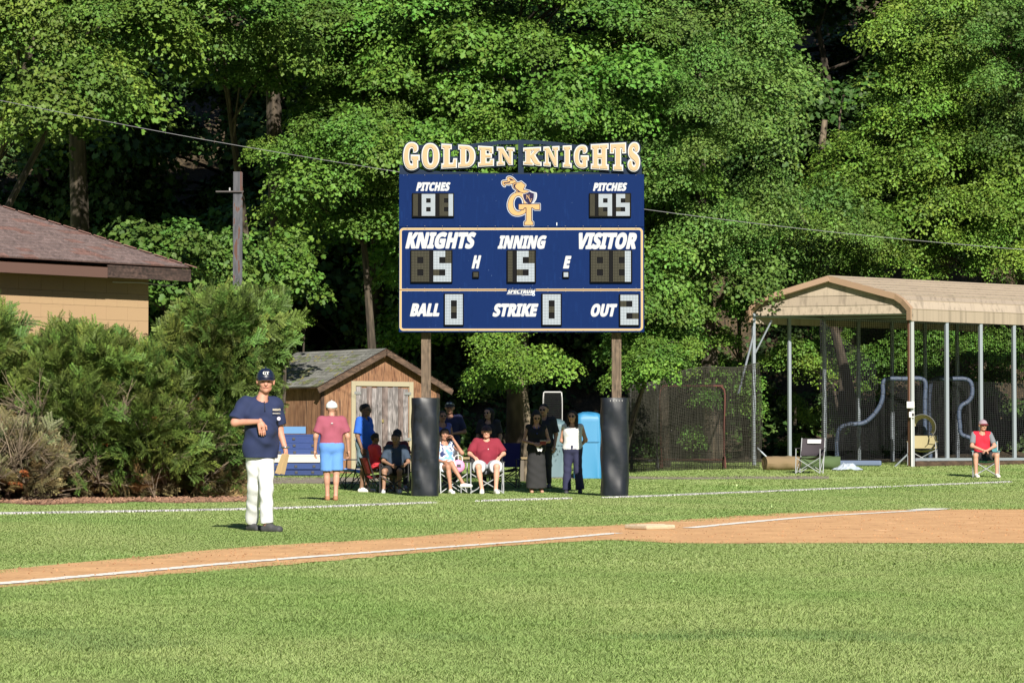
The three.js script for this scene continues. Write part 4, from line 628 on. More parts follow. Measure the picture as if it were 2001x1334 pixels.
const rainTex = tex(256, 256, (u, v) => { const s = Math.max(0, loopNoise(u, v * 0.3, 14, 5, 3)), k = 0.97 - s * 0.4 + loopNoise(u, v, 50, 9, 2) * 0.08; return [k, k * 0.985, k * 0.96]; });
// ---------------------------------------------------------------- batting cage shelter
{
  const d = 75.3, root = stand(1783, d), t = thing('batting_cage', 'tan metal roofed batting cage shelter on slim grey posts', 'shelter', root);
  const u = V(Math.cos(0.66), 0, -Math.sin(0.66)), g = V(-Math.cos(0.35), 0, -Math.sin(0.35)), Wg = 4.3, L = 9.1, base = root.y, s = F / d, hy = py => EYE + (870 - py) / s - base, P = (w, l, y) => V().addScaledVector(g, w).addScaledVector(u, l).setY(y);
  const half = [[-0.02, hy(627)], [-0.02, hy(604)], [0.028, hy(586)], [0.078, hy(575)], [0.5, hy(537)]], prof = [...half, ...half.slice(0, 4).reverse().map(([x, y]) => [1 - x, y])];
  const tanM = mat(srgb(170, 158, 144), 0.42, { map: rainTex }), tanD = mat(srgb(160, 148, 135), 0.45, { map: rainTex }), gal = mat(srgb(150, 158, 168), 0.45, { metalness: 0.35 }), trim = mat(srgb(150, 124, 102), 0.5), wood = mat(srgb(120, 100, 82), 0.9, { map: plankTex });
  const prism = (a, b, l0, l1, th) => { const pp = [], A = P(a[0] * Wg, l0, a[1]), B2 = P(b[0] * Wg, l0, b[1]), C = P(b[0] * Wg, l1, b[1]), E2 = P(a[0] * Wg, l1, a[1]), n = V().crossVectors(V().subVectors(B2, A), u).normalize(); if (n.y < -0.01 || (Math.abs(n.y) < 0.01 && n.dot(g) * (a[0] - 0.5) < 0)) n.negate(); const q = [A, B2, C, E2], lo = q.map(v => v.clone().addScaledVector(n, -th)); const quad = (x, y, z, w) => { for (const v of [x, y, z, x, z, w]) pp.push(v.x, v.y, v.z); }; quad(...q); quad(lo[3], lo[2], lo[1], lo[0]); for (let i = 0; i < 4; i++) quad(lo[i], lo[(i + 1) % 4], q[(i + 1) % 4], q[i]); const ge = new THREE.BufferGeometry(); ge.setAttribute('position', new THREE.Float32BufferAttribute(pp, 3)); ge.computeVertexNormals(); return uvBy(ge, (x, y, z) => [x, z]); };
  for (let i = 0; i < prof.length - 1; i++) {
    const n = i === 3 || i === 4 ? 6 : 1; for (let k = 0; k < n; k++) {
      const a = [lerp(prof[i][0], prof[i + 1][0], k / n), lerp(prof[i][1], prof[i + 1][1], k / n)], b = [lerp(prof[i][0], prof[i + 1][0], (k + 1) / n), lerp(prof[i][1], prof[i + 1][1], (k + 1) / n)];
      const pm = mesh('roof_panel', prism(a, b, -0.12, L, 0.02), (i + k) % 2 ? tanM : tanD, t); mesh('rib', rod(P(b[0] * Wg, -0.12, b[1] + 0.006), P(b[0] * Wg, L, b[1] + 0.006), n > 1 ? 0.03 : 0.014, n > 1 ? 0.03 : 0.014, 6), tanD, pm);
    }
    mesh('end_trim', prism([prof[i][0], prof[i][1] + 0.022], [prof[i + 1][0], prof[i + 1][1] + 0.022], -0.16, -0.05, 0.15), trim, t);
  }
  // gable boards, each clipped to the roof line
  const edge = y => { for (let i = 0; i < 4; i++) if (y <= half[i + 1][1]) return lerp(half[i][0], half[i + 1][0], Math.max(0, (y - half[i][1]) / (half[i + 1][1] - half[i][1]))) + 0.012; return 0.5; };
  const rows = [hy(612), hy(594.5), hy(575), hy(539.5)];
  for (let r = 0; r < 3; r++) { const ys = []; for (let k = 0; k <= 6; k++) ys.push(lerp(rows[r] + 0.006, rows[r + 1] - 0.006, k / 6)); const pts = [...ys.map(y => [edge(y), y]), ...ys.reverse().map(y => [1 - edge(y), y])], sh = new THREE.Shape(pts.map(([x, y]) => new THREE.Vector2(x * Wg, y))), ge = new THREE.ExtrudeGeometry(sh, { depth: 0.03 , bevelEnabled: false }), p = ge.attributes.position; for (let i = 0; i < p.count; i++) { const q = P(p.getX(i), p.getZ(i) + 0.12 - r * 0.008, p.getY(i)); p.setXYZ(i, q.x, q.y, q.z); } ge.computeVertexNormals(); mesh('gable_board', uvBy(ge, (x, y) => [x, y]), r % 2 ? tanD : tanM, t); }
  const post = (w, l, y1, m2 = gal, r = 0.05, y0 = -0.1) => { const p = P(w, l, 0), ge = box(r * 1.7, y1 - y0, r * 1.7, p.x, (y0 + y1) / 2, p.z, 0.4); return mesh('post', ge, m2, t); };
  const rise = (w, l) => { const p = P(w, l, 0).add(root); return groundHeight(p.x, p.z) - base; };
  for (let i = 0; i < 7; i++) { post(0, i * 1.31, hy(606), i ? gal : mat(srgb(172, 176, 178), 0.4, { metalness: 0.3 }), 0.052); post(Wg, i * 1.31, hy(606), gal, 0.048); }
  post(0.1, 0.05, hy(606), mat(srgb(110, 74, 58), 0.6), 0.045);
  for (const [w, s2] of [[0, 1], [Wg, -1]]) { if (w) mesh('corner_brace', rod(P(w + s2 * 0.02, 0, hy(690)), P(w + s2 * 0.5, 0, hy(622)), 0.025), gal, t); mesh('foot_brace', rod(P(w + s2 * 0.02, 0.1, 0.5), P(w + s2 * 0.55, 0.1, 0), 0.025), gal, t); mesh('eave_beam', rod(P(w, 0, hy(612)), P(w, L, hy(612)), 0.04), gal, t); }
  for (let i = 0; i < 5; i++) { mesh('truss', [rod(P(0, i * 2.1 + 0.2, hy(612)), P(Wg, i * 2.1 + 0.2, hy(612)), 0.03), rod(P(0.1, i * 2.1 + 0.2, hy(600)), P(Wg / 2, i * 2.1 + 0.2, hy(545)), 0.03), rod(P(Wg - 0.1, i * 2.1 + 0.2, hy(600)), P(Wg / 2, i * 2.1 + 0.2, hy(545)), 0.03)], gal, t).userData.kind = 'stuff'; }
  const sill = (l0, l1, y, h, w, m2, nm, off) => { const a = P(off, l0, y), b = P(off, l1, y), ge = box(a.distanceTo(b), h, w); ge.rotateY(0.66); ge.translate((a.x + b.x) / 2, y, (a.z + b.z) / 2); mesh(nm, uvBy(ge, (x, yy) => [yy * 3, x]), m2, t); };
  sill(0.05, L, 0.03, 0.26, 0.14, wood, 'ground_beam', -0.02); sill(0.05, L, 0.2, 0.07, 0.1, gal, 'sill_rail', -0.02);
  { const a = P(0.3, 0.1, 0), b = P(Wg, 0.1, 0), ge = rbox(2.0, 0.14, 0.12, 0.04); ge.rotateY(-0.35); ge.translate((a.x * 0.6 + b.x * 0.4), 0.1, (a.z * 0.6 + b.z * 0.4)); mesh('base_pad', ge, mat(srgb(96, 110, 136), 0.6), t); }
  mesh('switch_box', rbox(0.2, 0.17, 0.1, 0.01, -0.06, hy(791), 0.1), mat(lin(0.7, 0.7, 0.68), 0.5), t); mesh('outlet_box', rbox(0.14, 0.15, 0.08, 0.01, -0.03, hy(810), 0.1), mat(lin(0.65, 0.65, 0.63), 0.5), t); mesh('outlet_flap', rbox(0.06, 0.08, 0.02, 0.005, -0.0, hy(810), 0.146), darkPipe, t); mesh('conduit', rod(V(-0.03, -0.1, 0.1), V(-0.03, hy(812), 0.1), 0.018), mat(lin(0.6, 0.6, 0.6), 0.5), t);
  mesh('cage_net', net((a, v) => P(Wg * 0.62 + 0.1 * noise(a * 6, v * 3), lerp(0.3, L, a), lerp(hy(618), 0.45, v)), 120, 60, 0.0075, 10), blackNet, t);
  mesh('net_stay', rod(P(Wg, 0, hy(650)), V(atX(1443, 74), hy(770), -73.9).sub(V(root.x, 0, root.z)), 0.03), gal, t);
}
// padded screens standing in the cage
const padWrap = tex(512, 64, (u, v) => { const k = 0.82 + loopNoise(u, v, 60, 5, 3) * 0.5 + (Math.abs((u * 22) % 1 - 0.5) > 0.46 ? -0.25 : 0); return [k, k, k]; });
const padBlue = mat(srgb(74, 88, 114), 0.55, { map: padWrap, bumpMap: padWrap, bumpScale: 0.012 });
for (const [label, list, d] of [['blue padded pitching screen with a stepped side in the cage', [[1636, 912], [1636, 856], [1642, 836], [1660, 829], [1688, 826], [1708, 810], [1722, 788], [1726, 770], [1727, 746], [1734, 741], [1770, 740], [1800, 740], [1808, 745], [1808, 780], [1808, 845], [1808, 904]], 77.2], ['second blue padded screen with a notched side in the cage', [[1818, 902], [1818, 760], [1824, 742], [1860, 740], [1892, 742], [1899, 750], [1900, 772], [1893, 784], [1879, 793], [1875, 803], [1876, 830], [1879, 848], [1896, 856], [1902, 866], [1903, 904]], 79.2]]) {
  const root = stand(list[0][0], d), t = thing('padded_screen', label, 'screen', root), pts = list.map(([x, y]) => at(x, y, d).sub(root)); pts[0].y = 0.06; pts[pts.length - 1].y = groundHeight(0, -d) - root.y + 0.06;
  mesh('padded_frame', tube(pts, 0.062, 130, 9), padBlue, t); for (const p of [pts[0], pts[pts.length - 1]]) mesh('foot', rod(V(p.x, 0.05, p.z - 0.6), V(p.x, 0.05, p.z + 0.5), 0.04), padBlue, t);
  const bb = new THREE.Box3().setFromPoints(pts), topAt = x => { let y = 0.3; for (let i = 1; i < pts.length; i++) { const a = pts[i - 1], b = pts[i]; if ((a.x - x) * (b.x - x) <= 0 && Math.abs(a.x - b.x) > 1e-4) y = Math.max(y, lerp(a.y, b.y, (x - a.x) / (b.x - a.x))); } return y; };
  mesh('net', net((u, v) => { const x = lerp(bb.min.x + 0.03, bb.max.x - 0.03, u); return V(x, lerp(topAt(x), 0.1, v), 0); }, 40, 30, 0.004, 12), blackNet, t);
}
// rolls of matting, crumpled sheet
function roll(label, px0, px1, d, r, m, m2, turn) { const a = stand(px0, d), b = stand(px1, d), L = b.x - a.x, t = thing('matting_roll', label, 'roll', V((a.x + b.x) / 2, (a.y + b.y) / 2, -d), turn); const n = 26, pos = [], idx = []; for (let i = 0; i <= 12; i++) for (let j = 0; j <= n; j++) { const a2 = j / n * 6.283, rad = r * (1 + 0.1 * noise(i * 0.7, Math.cos(a2), Math.sin(a2)) + 0.05 * Math.sin(a2 * 3 + i)); pos.push(lerp(-L / 2, L / 2, i / 12), Math.max(0.01, r * 0.86 + Math.sin(a2) * rad * 0.9), Math.cos(a2) * rad * 1.1); if (i && j) { const k = i * (n + 1) + j; idx.push(k - n - 2, k - 1, k, k - n - 2, k, k - n - 1); } } const g = new THREE.BufferGeometry(); g.setAttribute('position', new THREE.Float32BufferAttribute(pos, 3)); g.setIndex(idx); g.computeVertexNormals(); mesh('sheet', uvBy(g, (x, y, z) => [x, y + z]), m, t); const sp = []; for (let i = 0; i <= 60; i++) { const a2 = i / 60 * 6.283 * 3.2, rad = r * (1 - i / 75); sp.push(V(0, r * 0.86 + Math.sin(a2) * rad * 0.88, Math.cos(a2) * rad)); } for (const s of [-1, 1]) mesh('rolled_end', tube(sp.map(p => V(s * (L / 2 - 0.012), p.y, p.z)), 0.012, 90, 5), m2, t); mesh('core', rod(V(-L / 2 + 0.02, r * 0.86, 0), V(L / 2 - 0.02, r * 0.86, 0), r * 0.9, r * 0.9, 16), m2, t); }
roll('brown canvas matting roll at the foot of the cage post', 1492, 1562, 72.6, 0.2, mat(srgb(122, 104, 78), 0.95, { side: THREE.DoubleSide }), mat(srgb(122, 104, 78), 0.95), 0.25);
roll('green matting roll beside the brown one', 1560, 1642, 73.2, 0.19, mat(srgb(74, 92, 58), 0.95, { side: THREE.DoubleSide }), mat(srgb(74, 92, 58), 0.95), -0.1);
{ const t = thing('crumpled_tarp', 'crumpled pale grey plastic sheet on the grass by the cage', 'tarp', stand(1656, 72.2)); const g = new THREE.PlaneGeometry(0.75, 0.55, 26, 20); g.rotateX(-Math.PI / 2); const p = g.attributes.position; for (let i = 0; i < p.count; i++) { const x = p.getX(i), z = p.getZ(i), e = Math.max(0, 1 - Math.hypot(x / 0.4, z / 0.3)); p.setXYZ(i, x + 0.05 * noise(x * 9, z * 9), 0.02 + e * 0.16 + Math.abs(noise(x * 8, z * 8, 3)) * 0.14 * (0.3 + e), z); } g.computeVertexNormals(); mesh('sheet', g, mat(srgb(168, 178, 190), 0.45, { side: THREE.DoubleSide }), t); }
// ---------------------------------------------------------------- tarps, bench, bleachers
function tarp(label, px0, px1, py, d, c) {
  const a = stand(px0, d), w = atX(px1, d) - a.x, h = EYE + (870 - py) * d / F - a.y, t = thing('tarp_cover', label, 'tarp', V(a.x + w / 2, a.y, -d)), n = 52, pos = [], idx = [];
  const prof = [...Array.from({ length: 22 }, (_, i) => [i / 21 * 0.9, 1.07 - 0.07 * i / 21]), [0.93, 0.97], [0.965, 0.88], [0.985, 0.74], [1, 0.5], [1.005, 0.2], [1.005, 0]];
  prof.forEach(([v, k], j) => { for (let i = 0; i <= n; i++) { const th = i / n * 6.283, q = 5, cx = Math.sign(Math.cos(th)) * Math.pow(Math.abs(Math.cos(th)), 2 / q), cz = Math.sign(Math.sin(th)) * Math.pow(Math.abs(Math.sin(th)), 2 / q), fold = 1 + (1 - v) * 0.05 * Math.sin(th * 8 + v * 2 + px0) + 0.07 * noise(Math.cos(th) * 3, Math.sin(th) * 3, v * 1.3 + px0); pos.push(cx * w / 2 * k * fold, v * h + 0.03 * noise(cx * 2 + px0, cz * 2, j) * (v > 0.9 ? 1 : 0), cz * 0.34 * k * fold); if (i && j) { const m = j * (n + 1) + i; idx.push(m - n - 2, m - n - 1, m, m - n - 2, m, m - 1); } } });
  const g = new THREE.BufferGeometry(); g.setAttribute('position', new THREE.Float32BufferAttribute(pos, 3)); g.setIndex(idx); g.computeVertexNormals(); mesh('sheet', uvBy(g, (x, y, z) => [x, y]), mat(c, 0.5, { side: THREE.DoubleSide }), t);
  mesh('tie_cord', tube(Array.from({ length: 25 }, (_, i) => { const th = i / 24 * 6.283, q = 5; return V(Math.sign(Math.cos(th)) * Math.pow(Math.abs(Math.cos(th)), 2 / q) * w / 2 * 1.06, h * 0.55, Math.sign(Math.sin(th)) * Math.pow(Math.abs(Math.sin(th)), 2 / q) * 0.36); }), 0.008, 60, 5), mat(c.clone().multiplyScalar(0.7), 0.6), t);
}
tarp('sky blue tarp wrapped over tall gear beside the plain pad', 1124, 1176, 806, 66.6, srgb(50, 124, 168)); tarp('faded grey blue tarp over gear beside the dappled trunk', 1062, 1106, 820, 67.4, srgb(88, 112, 120));
{ const t = thing('bench', 'cream wooden bench behind the spectators', 'bench', stand(955, 64.5)); const m = mat(srgb(240, 220, 170), 0.8, { map: plankTex }), legM = mat(lin(0.12, 0.1, 0.08), 0.8); for (const z of [-0.16, 0, 0.16]) mesh('slat', rbox(1.9, 0.05, 0.145, 0.008, 0, 0.52, z), m, t); for (const x of [-0.75, 0.75]) mesh('leg', [box(0.08, 0.5, 0.08, x, 0.25, 0.15), box(0.08, 0.5, 0.08, x, 0.25, -0.15), box(0.07, 0.07, 0.3, x, 0.45, 0)], legM, t); }
{ const t = thing('bleachers', 'small wooden bleachers with blue planks and one white plank by the shed', 'bleachers', stand(578, 68.2), 0.06); const blue = mat(srgb(26, 48, 98), 0.7, { bumpMap: plankTex, bumpScale: 0.004 }), blues = mat(srgb(30, 56, 112), 0.7, { bumpMap: plankTex, bumpScale: 0.004 }), white = mat(srgb(190, 186, 178), 0.75), pale = mat(srgb(84, 128, 172), 0.7);
  const rows = [[0.06, 0.12, blue, 0.34], [0.2, 0.14, blues, 0.32], [0.36, 0.15, white, 0.3], [0.53, 0.15, blues, 0.05], [0.69, 0.13, blues, -0.2], [0.85, 0.14, blues, -0.45]];
  for (const [y, h, m, z] of rows) { mesh('plank', rbox(1.3, h, 0.05, 0.008, 0, y + h / 2 - 0.04, z), m, t).userData.label = m === white ? 'white painted plank' : 'blue painted plank'; mesh('tread', rbox(1.3, 0.04, 0.2, 0.008, 0, y + h - 0.02, z - 0.13), m === white ? white : blues, t); for (const x of [-0.42, -0.02, 0.4]) if (m !== white) mesh('bracket', rbox(0.07, 0.06, 0.03, 0.008, x + rr(-0.04, 0.04), y + 0.03, z + 0.03), darkPipe, t); }
  mesh('plank', rbox(0.56, 0.17, 0.05, 0.008, -0.05, 1.09, -0.48), pale, t).userData.label = 'pale blue loose top plank'; for (const x of [-0.5, 0.5]) mesh('support', [box(0.06, 0.9, 0.06, x, 0.45, -0.6), box(0.06, 0.42, 0.06, x, 0.21, -0.05), box(0.05, 0.05, 0.9, x, 0.2, -0.2)], blue, t); }
// ---------------------------------------------------------------- folding chairs
function campChair(label, px, d, turn, fabric, frame, o = {}) {
  const t = thing('folding_chair', label, 'chair', stand(px, d), turn), w = o.w ?? 0.27, sh = o.sh ?? 0.42, bh = o.bh ?? 0.88, fm = mat(fabric, 0.85, { side: THREE.DoubleSide }), pm = mat(frame, 0.45), r = 0.013;
  const cloth = (f, nu, nv) => { const g = new THREE.PlaneGeometry(1, 1, nu, nv), p = g.attributes.position; for (let i = 0; i < p.count; i++) { const q = f(p.getX(i) + 0.5, p.getY(i) + 0.5); p.setXYZ(i, q.x, q.y, q.z); } g.computeVertexNormals(); return g; };
  mesh('seat', cloth((u, v) => V(lerp(-w, w, u), sh - 0.06 * Math.sin(u * 3.14) - (1 - v) * 0 + (v - 0.5) * -0.05, lerp(0.24, -0.22, v)), 8, 6), fm, t);
  mesh('backrest', cloth((u, v) => V(lerp(-w, w, u), lerp(sh + 0.02, bh, v), -0.22 - v * 0.12 - 0.05 * Math.sin(u * 3.14)), 8, 6), fm, t);
  for (const s of [-1, 1]) {
    mesh('armrest', rbox(0.06, 0.02, 0.44, 0.008, s * (w + 0.01), sh + 0.2, 0), o.arm ? mat(o.arm, 0.7) : fm, t);
    mesh('back_post', rod(V(s * w, 0.01, -0.12), V(s * w, bh + 0.01, -0.35), r), pm, t); mesh('front_post', rod(V(s * (w + 0.01), 0.01, 0.24), V(s * (w + 0.01), sh + 0.2, 0.2), r), pm, t);
    mesh('side_brace', rod(V(s * w, 0.03, 0.22), V(s * w, sh - 0.02, -0.2), r * 0.8), pm, t); mesh('front_brace', rod(V(s * w, 0.03, 0.24), V(-s * w, sh - 0.03, 0.23), r * 0.8), pm, t); mesh('rear_brace', rod(V(s * w, 0.03, -0.14), V(-s * w, sh - 0.03, -0.21), r * 0.8), pm, t);
  }
  return t;
}
const silver = srgb(150, 153, 157), blackF = lin(0.02, 0.02, 0.022);
campChair('light blue folding chair behind the man in blue shorts', 685, 59.5, -1.9, srgb(112, 142, 200), blackF, { w: 0.28 });
campChair('black folding chair with silver frame under the seated man in maroon', 951, 56.3, 0.05, blackF, silver, { w: 0.31, arm: lin(0.05, 0.05, 0.05) });
campChair('folding chair with white frame under the woman in a patterned dress', 880, 56.5, 0.35, lin(0.05, 0.05, 0.06), srgb(170, 172, 174));
campChair('empty dark blue folding chair beside the woman in black', 987, 60.2, -0.2, srgb(38, 34, 92), blackF, { bh: 0.95 });
campChair('low black folding chair under the boy in the dark shirt', 771, 56.7, 0, blackF, blackF, { sh: 0.38, bh: 0.75 });
campChair('black folding chair under the person in the dark cap', 777, 59.6, 0.1, blackF, blackF, { sh: 0.4 });
campChair('low red folding chair of the curly haired child', 742, 57.6, 2.0, srgb(120, 30, 34), blackF, { sh: 0.36, bh: 0.7, w: 0.23 });
const gc = campChair('empty grey folding chair with a white label by the matting rolls', 1583, 69.7, -0.35, srgb(58, 52, 58), silver, { w: 0.29, bh: 0.86 }); { const g = box(0.34, 0.1, 0.006, 0.03, 0.79, -0.31, 0, -0.28); mesh('label', g, mat(lin(0.6, 0.6, 0.62), 0.7), gc); }
campChair('teal folding chair under the man in the red top', 1926, 66.9, -0.12, srgb(72, 130, 138), silver, { w: 0.29, bh: 0.84 });
{ // canopy chair
  const t = campChair('khaki folding chair with a round sun canopy inside the cage', 1803, 76.6, -0.25, srgb(150, 140, 104), silver, { w: 0.36, bh: 0.8, sh: 0.44 }), k = mat(srgb(168, 160, 130), 0.85, { side: THREE.DoubleSide });
  const g = new THREE.PlaneGeometry(1, 1, 18, 4), p = g.attributes.position; for (let i = 0; i < p.count; i++) { const u = p.getX(i) + 0.5, v = p.getY(i) + 0.5, a = lerp(-0.6, 3.0, u); p.setXYZ(i, Math.cos(a) * 0.36 * (1 - v * 0.4), 1.02 + Math.sin(a) * 0.34 * (1 - v * 0.3), lerp(0.12, -0.3, v)); } g.computeVertexNormals(); mesh('canopy', g, k, t); mesh('canopy_hoop', tube(Array.from({ length: 14 }, (_, i) => { const a = lerp(-0.9, 3.6, i / 13); return V(Math.cos(a) * 0.365, 1.02 + Math.sin(a) * 0.345, 0.12); }), 0.012, 40, 6), mat(lin(0.1, 0.1, 0.1), 0.6), t);
  for (const s of [-1, 1]) mesh('canopy_arm', rod(V(s * 0.34, 0.6, -0.2), V(s * 0.3, 0.84, 0.1), 0.012), mat(lin(0.1, 0.1, 0.1), 0.6), t);
}
{ const t = thing('tote_bag', 'pink and white bag hanging beside the seated woman', 'bag', stand(896, 56.6)); const g = new THREE.SphereGeometry(0.13, 18, 14); g.scale(1, 1, 0.55); g.translate(0, 0.54, 0.1); mesh('pouch', g, mat(srgb(232, 150, 190), 0.7), t); mesh('strap', tube([V(-0.08, 0.62, 0.1), V(-0.06, 0.74, 0.1), V(0.06, 0.74, 0.1), V(0.08, 0.62, 0.1)], 0.01, 20, 5), mat(lin(0.6, 0.6, 0.6), 0.7), t); mesh('patch', box(0.08, 0.06, 0.005, 0.01, 0.55, 0.173), mat(lin(0.05, 0.05, 0.05), 0.7), t); mesh('frame', rod(V(0.05, 0, 0), V(0.05, 0.6, 0.02), 0.012), mat(silver, 0.4), t); }

// ---------------------------------------------------------------- people: distance fields of tapered bones, meshed as one surface
const BK = 0.035;
function field(bones, cell, k = BK, o = {}) {              // bones: { a, b, ra, rb, flat, k }
  const lo = V(1e9, 1e9, 1e9), hi = V(-1e9, -1e9, -1e9);
  for (const b of bones) { const r = Math.max(b.ra, b.rb) + cell * 3; for (const p of [b.a, b.b]) { lo.min(V(p.x - r, p.y - r, p.z - r)); hi.max(V(p.x + r, p.y + r, p.z + r)); } }
  const nx = Math.ceil((hi.x - lo.x) / cell) + 1, ny = Math.ceil((hi.y - lo.y) / cell) + 1, nz = Math.ceil((hi.z - lo.z) / cell) + 1, f = new Float32Array(nx * ny * nz).fill(1);
  const put = (b, cut) => {
    const kk = b.k ?? k, R = Math.max(b.ra, b.rb) + kk + cell * 2, dx = b.b.x - b.a.x, dy = b.b.y - b.a.y, dz = b.b.z - b.a.z, l2 = dx * dx + dy * dy + dz * dz || 1e-9, l = Math.sqrt(l2);
    const i0 = Math.max(0, Math.floor((Math.min(b.a.x, b.b.x) - R - lo.x) / cell)), i1 = Math.min(nx - 1, Math.ceil((Math.max(b.a.x, b.b.x) + R - lo.x) / cell)), j0 = Math.max(0, Math.floor((Math.min(b.a.y, b.b.y) - R - lo.y) / cell)), j1 = Math.min(ny - 1, Math.ceil((Math.max(b.a.y, b.b.y) + R - lo.y) / cell)), m0 = Math.max(0, Math.floor((Math.min(b.a.z, b.b.z) - R - lo.z) / cell)), m1 = Math.min(nz - 1, Math.ceil((Math.max(b.a.z, b.b.z) + R - lo.z) / cell));
    for (let m = m0; m <= m1; m++) for (let j = j0; j <= j1; j++) for (let i = i0; i <= i1; i++) {
      const px = lo.x + i * cell - b.a.x, py = lo.y + j * cell - b.a.y, pz = lo.z + m * cell - b.a.z, t0 = (px * dx + py * dy + pz * dz) / l2, t = t0 < 0 ? 0 : t0 > 1 ? 1 : t0;
      let d = Math.hypot(px - dx * t, py - dy * t, pz - dz * t) - (b.ra + (b.rb - b.ra) * t);
      if (b.flat) d = Math.max(d, (t0 - 1) * l);
      const n = (m * ny + j) * nx + i, e = f[n];
      const h = kk - Math.abs(e - d); f[n] = Math.min(e, d) - (h > 0 ? h * h / (4 * kk) : 0);
    }
  };
  bones.forEach(b => put(b));
  if (o.cut || o.wrinkle) for (let m = 0, n = 0; m < nz; m++) for (let j = 0; j < ny; j++) for (let i = 0; i < nx; i++, n++) {
    if (f[n] > 0.06) continue; const x = lo.x + i * cell, y = lo.y + j * cell, z = lo.z + m * cell;
    if (o.wrinkle) f[n] += o.wrinkle * (Math.sin(x * 23 + y * 31 + Math.sin(z * 19 + y * 9) * 1.7) * 0.5 + noise(x * 9, y * 7, z * 9) * 1.3);
    if (o.cut) f[n] = Math.max(f[n], o.cut(x, y, z));
  }
  // surface nets
  const vid = new Int32Array(nx * ny * nz).fill(-1), pos = [], idx = [], at3 = (i, j, m) => (m * ny + j) * nx + i;
  for (let m = 0; m < nz - 1; m++) for (let j = 0; j < ny - 1; j++) for (let i = 0; i < nx - 1; i++) {
    let sx = 0, sy = 0, sz = 0, c = 0, mask = 0; const v = [];
    for (let q = 0; q < 8; q++) { v[q] = f[at3(i + (q & 1), j + ((q >> 1) & 1), m + (q >> 2))]; if (v[q] < 0) mask |= 1 << q; }
    if (mask === 0 || mask === 255) continue;
    for (let q = 0; q < 8; q++) for (let ax = 1; ax < 8; ax <<= 1) { if (q & ax) continue; const w = q | ax; if ((v[q] < 0) === (v[w] < 0)) continue; const t = v[q] / (v[q] - v[w]); sx += (q & 1) + (ax === 1 ? t : 0); sy += ((q >> 1) & 1) + (ax === 2 ? t : 0); sz += (q >> 2) + (ax === 4 ? t : 0); c++; }
    vid[at3(i, j, m)] = pos.length / 3; pos.push(lo.x + (i + sx / c) * cell, lo.y + (j + sy / c) * cell, lo.z + (m + sz / c) * cell);
  }
  const quad = (a, b, c, d, flip) => { if (a < 0 || b < 0 || c < 0 || d < 0) return; flip ? idx.push(a, c, b, a, d, c) : idx.push(a, b, c, a, c, d); };
  for (let m = 1; m < nz - 1; m++) for (let j = 1; j < ny - 1; j++) for (let i = 1; i < nx - 1; i++) {
    const s = f[at3(i, j, m)] < 0;
    if (s !== f[at3(i + 1, j, m)] < 0) quad(vid[at3(i, j - 1, m - 1)], vid[at3(i, j, m - 1)], vid[at3(i, j, m)], vid[at3(i, j - 1, m)], !s);
    if (s !== f[at3(i, j + 1, m)] < 0) quad(vid[at3(i - 1, j, m - 1)], vid[at3(i - 1, j, m)], vid[at3(i, j, m)], vid[at3(i, j, m - 1)], !s);
    if (s !== f[at3(i, j, m + 1)] < 0) quad(vid[at3(i - 1, j - 1, m)], vid[at3(i, j - 1, m)], vid[at3(i, j, m)], vid[at3(i - 1, j, m)], !s);
  }
  const g = new THREE.BufferGeometry(); g.setAttribute('position', new THREE.Float32BufferAttribute(pos, 3)); g.setIndex(idx); g.computeVertexNormals(); return g;
}
const bone = (a, b, ra, rb = ra, more = {}) => ({ a, b, ra, rb, ...more });
const mixV = (a, b, t) => a.clone().lerp(b, t);

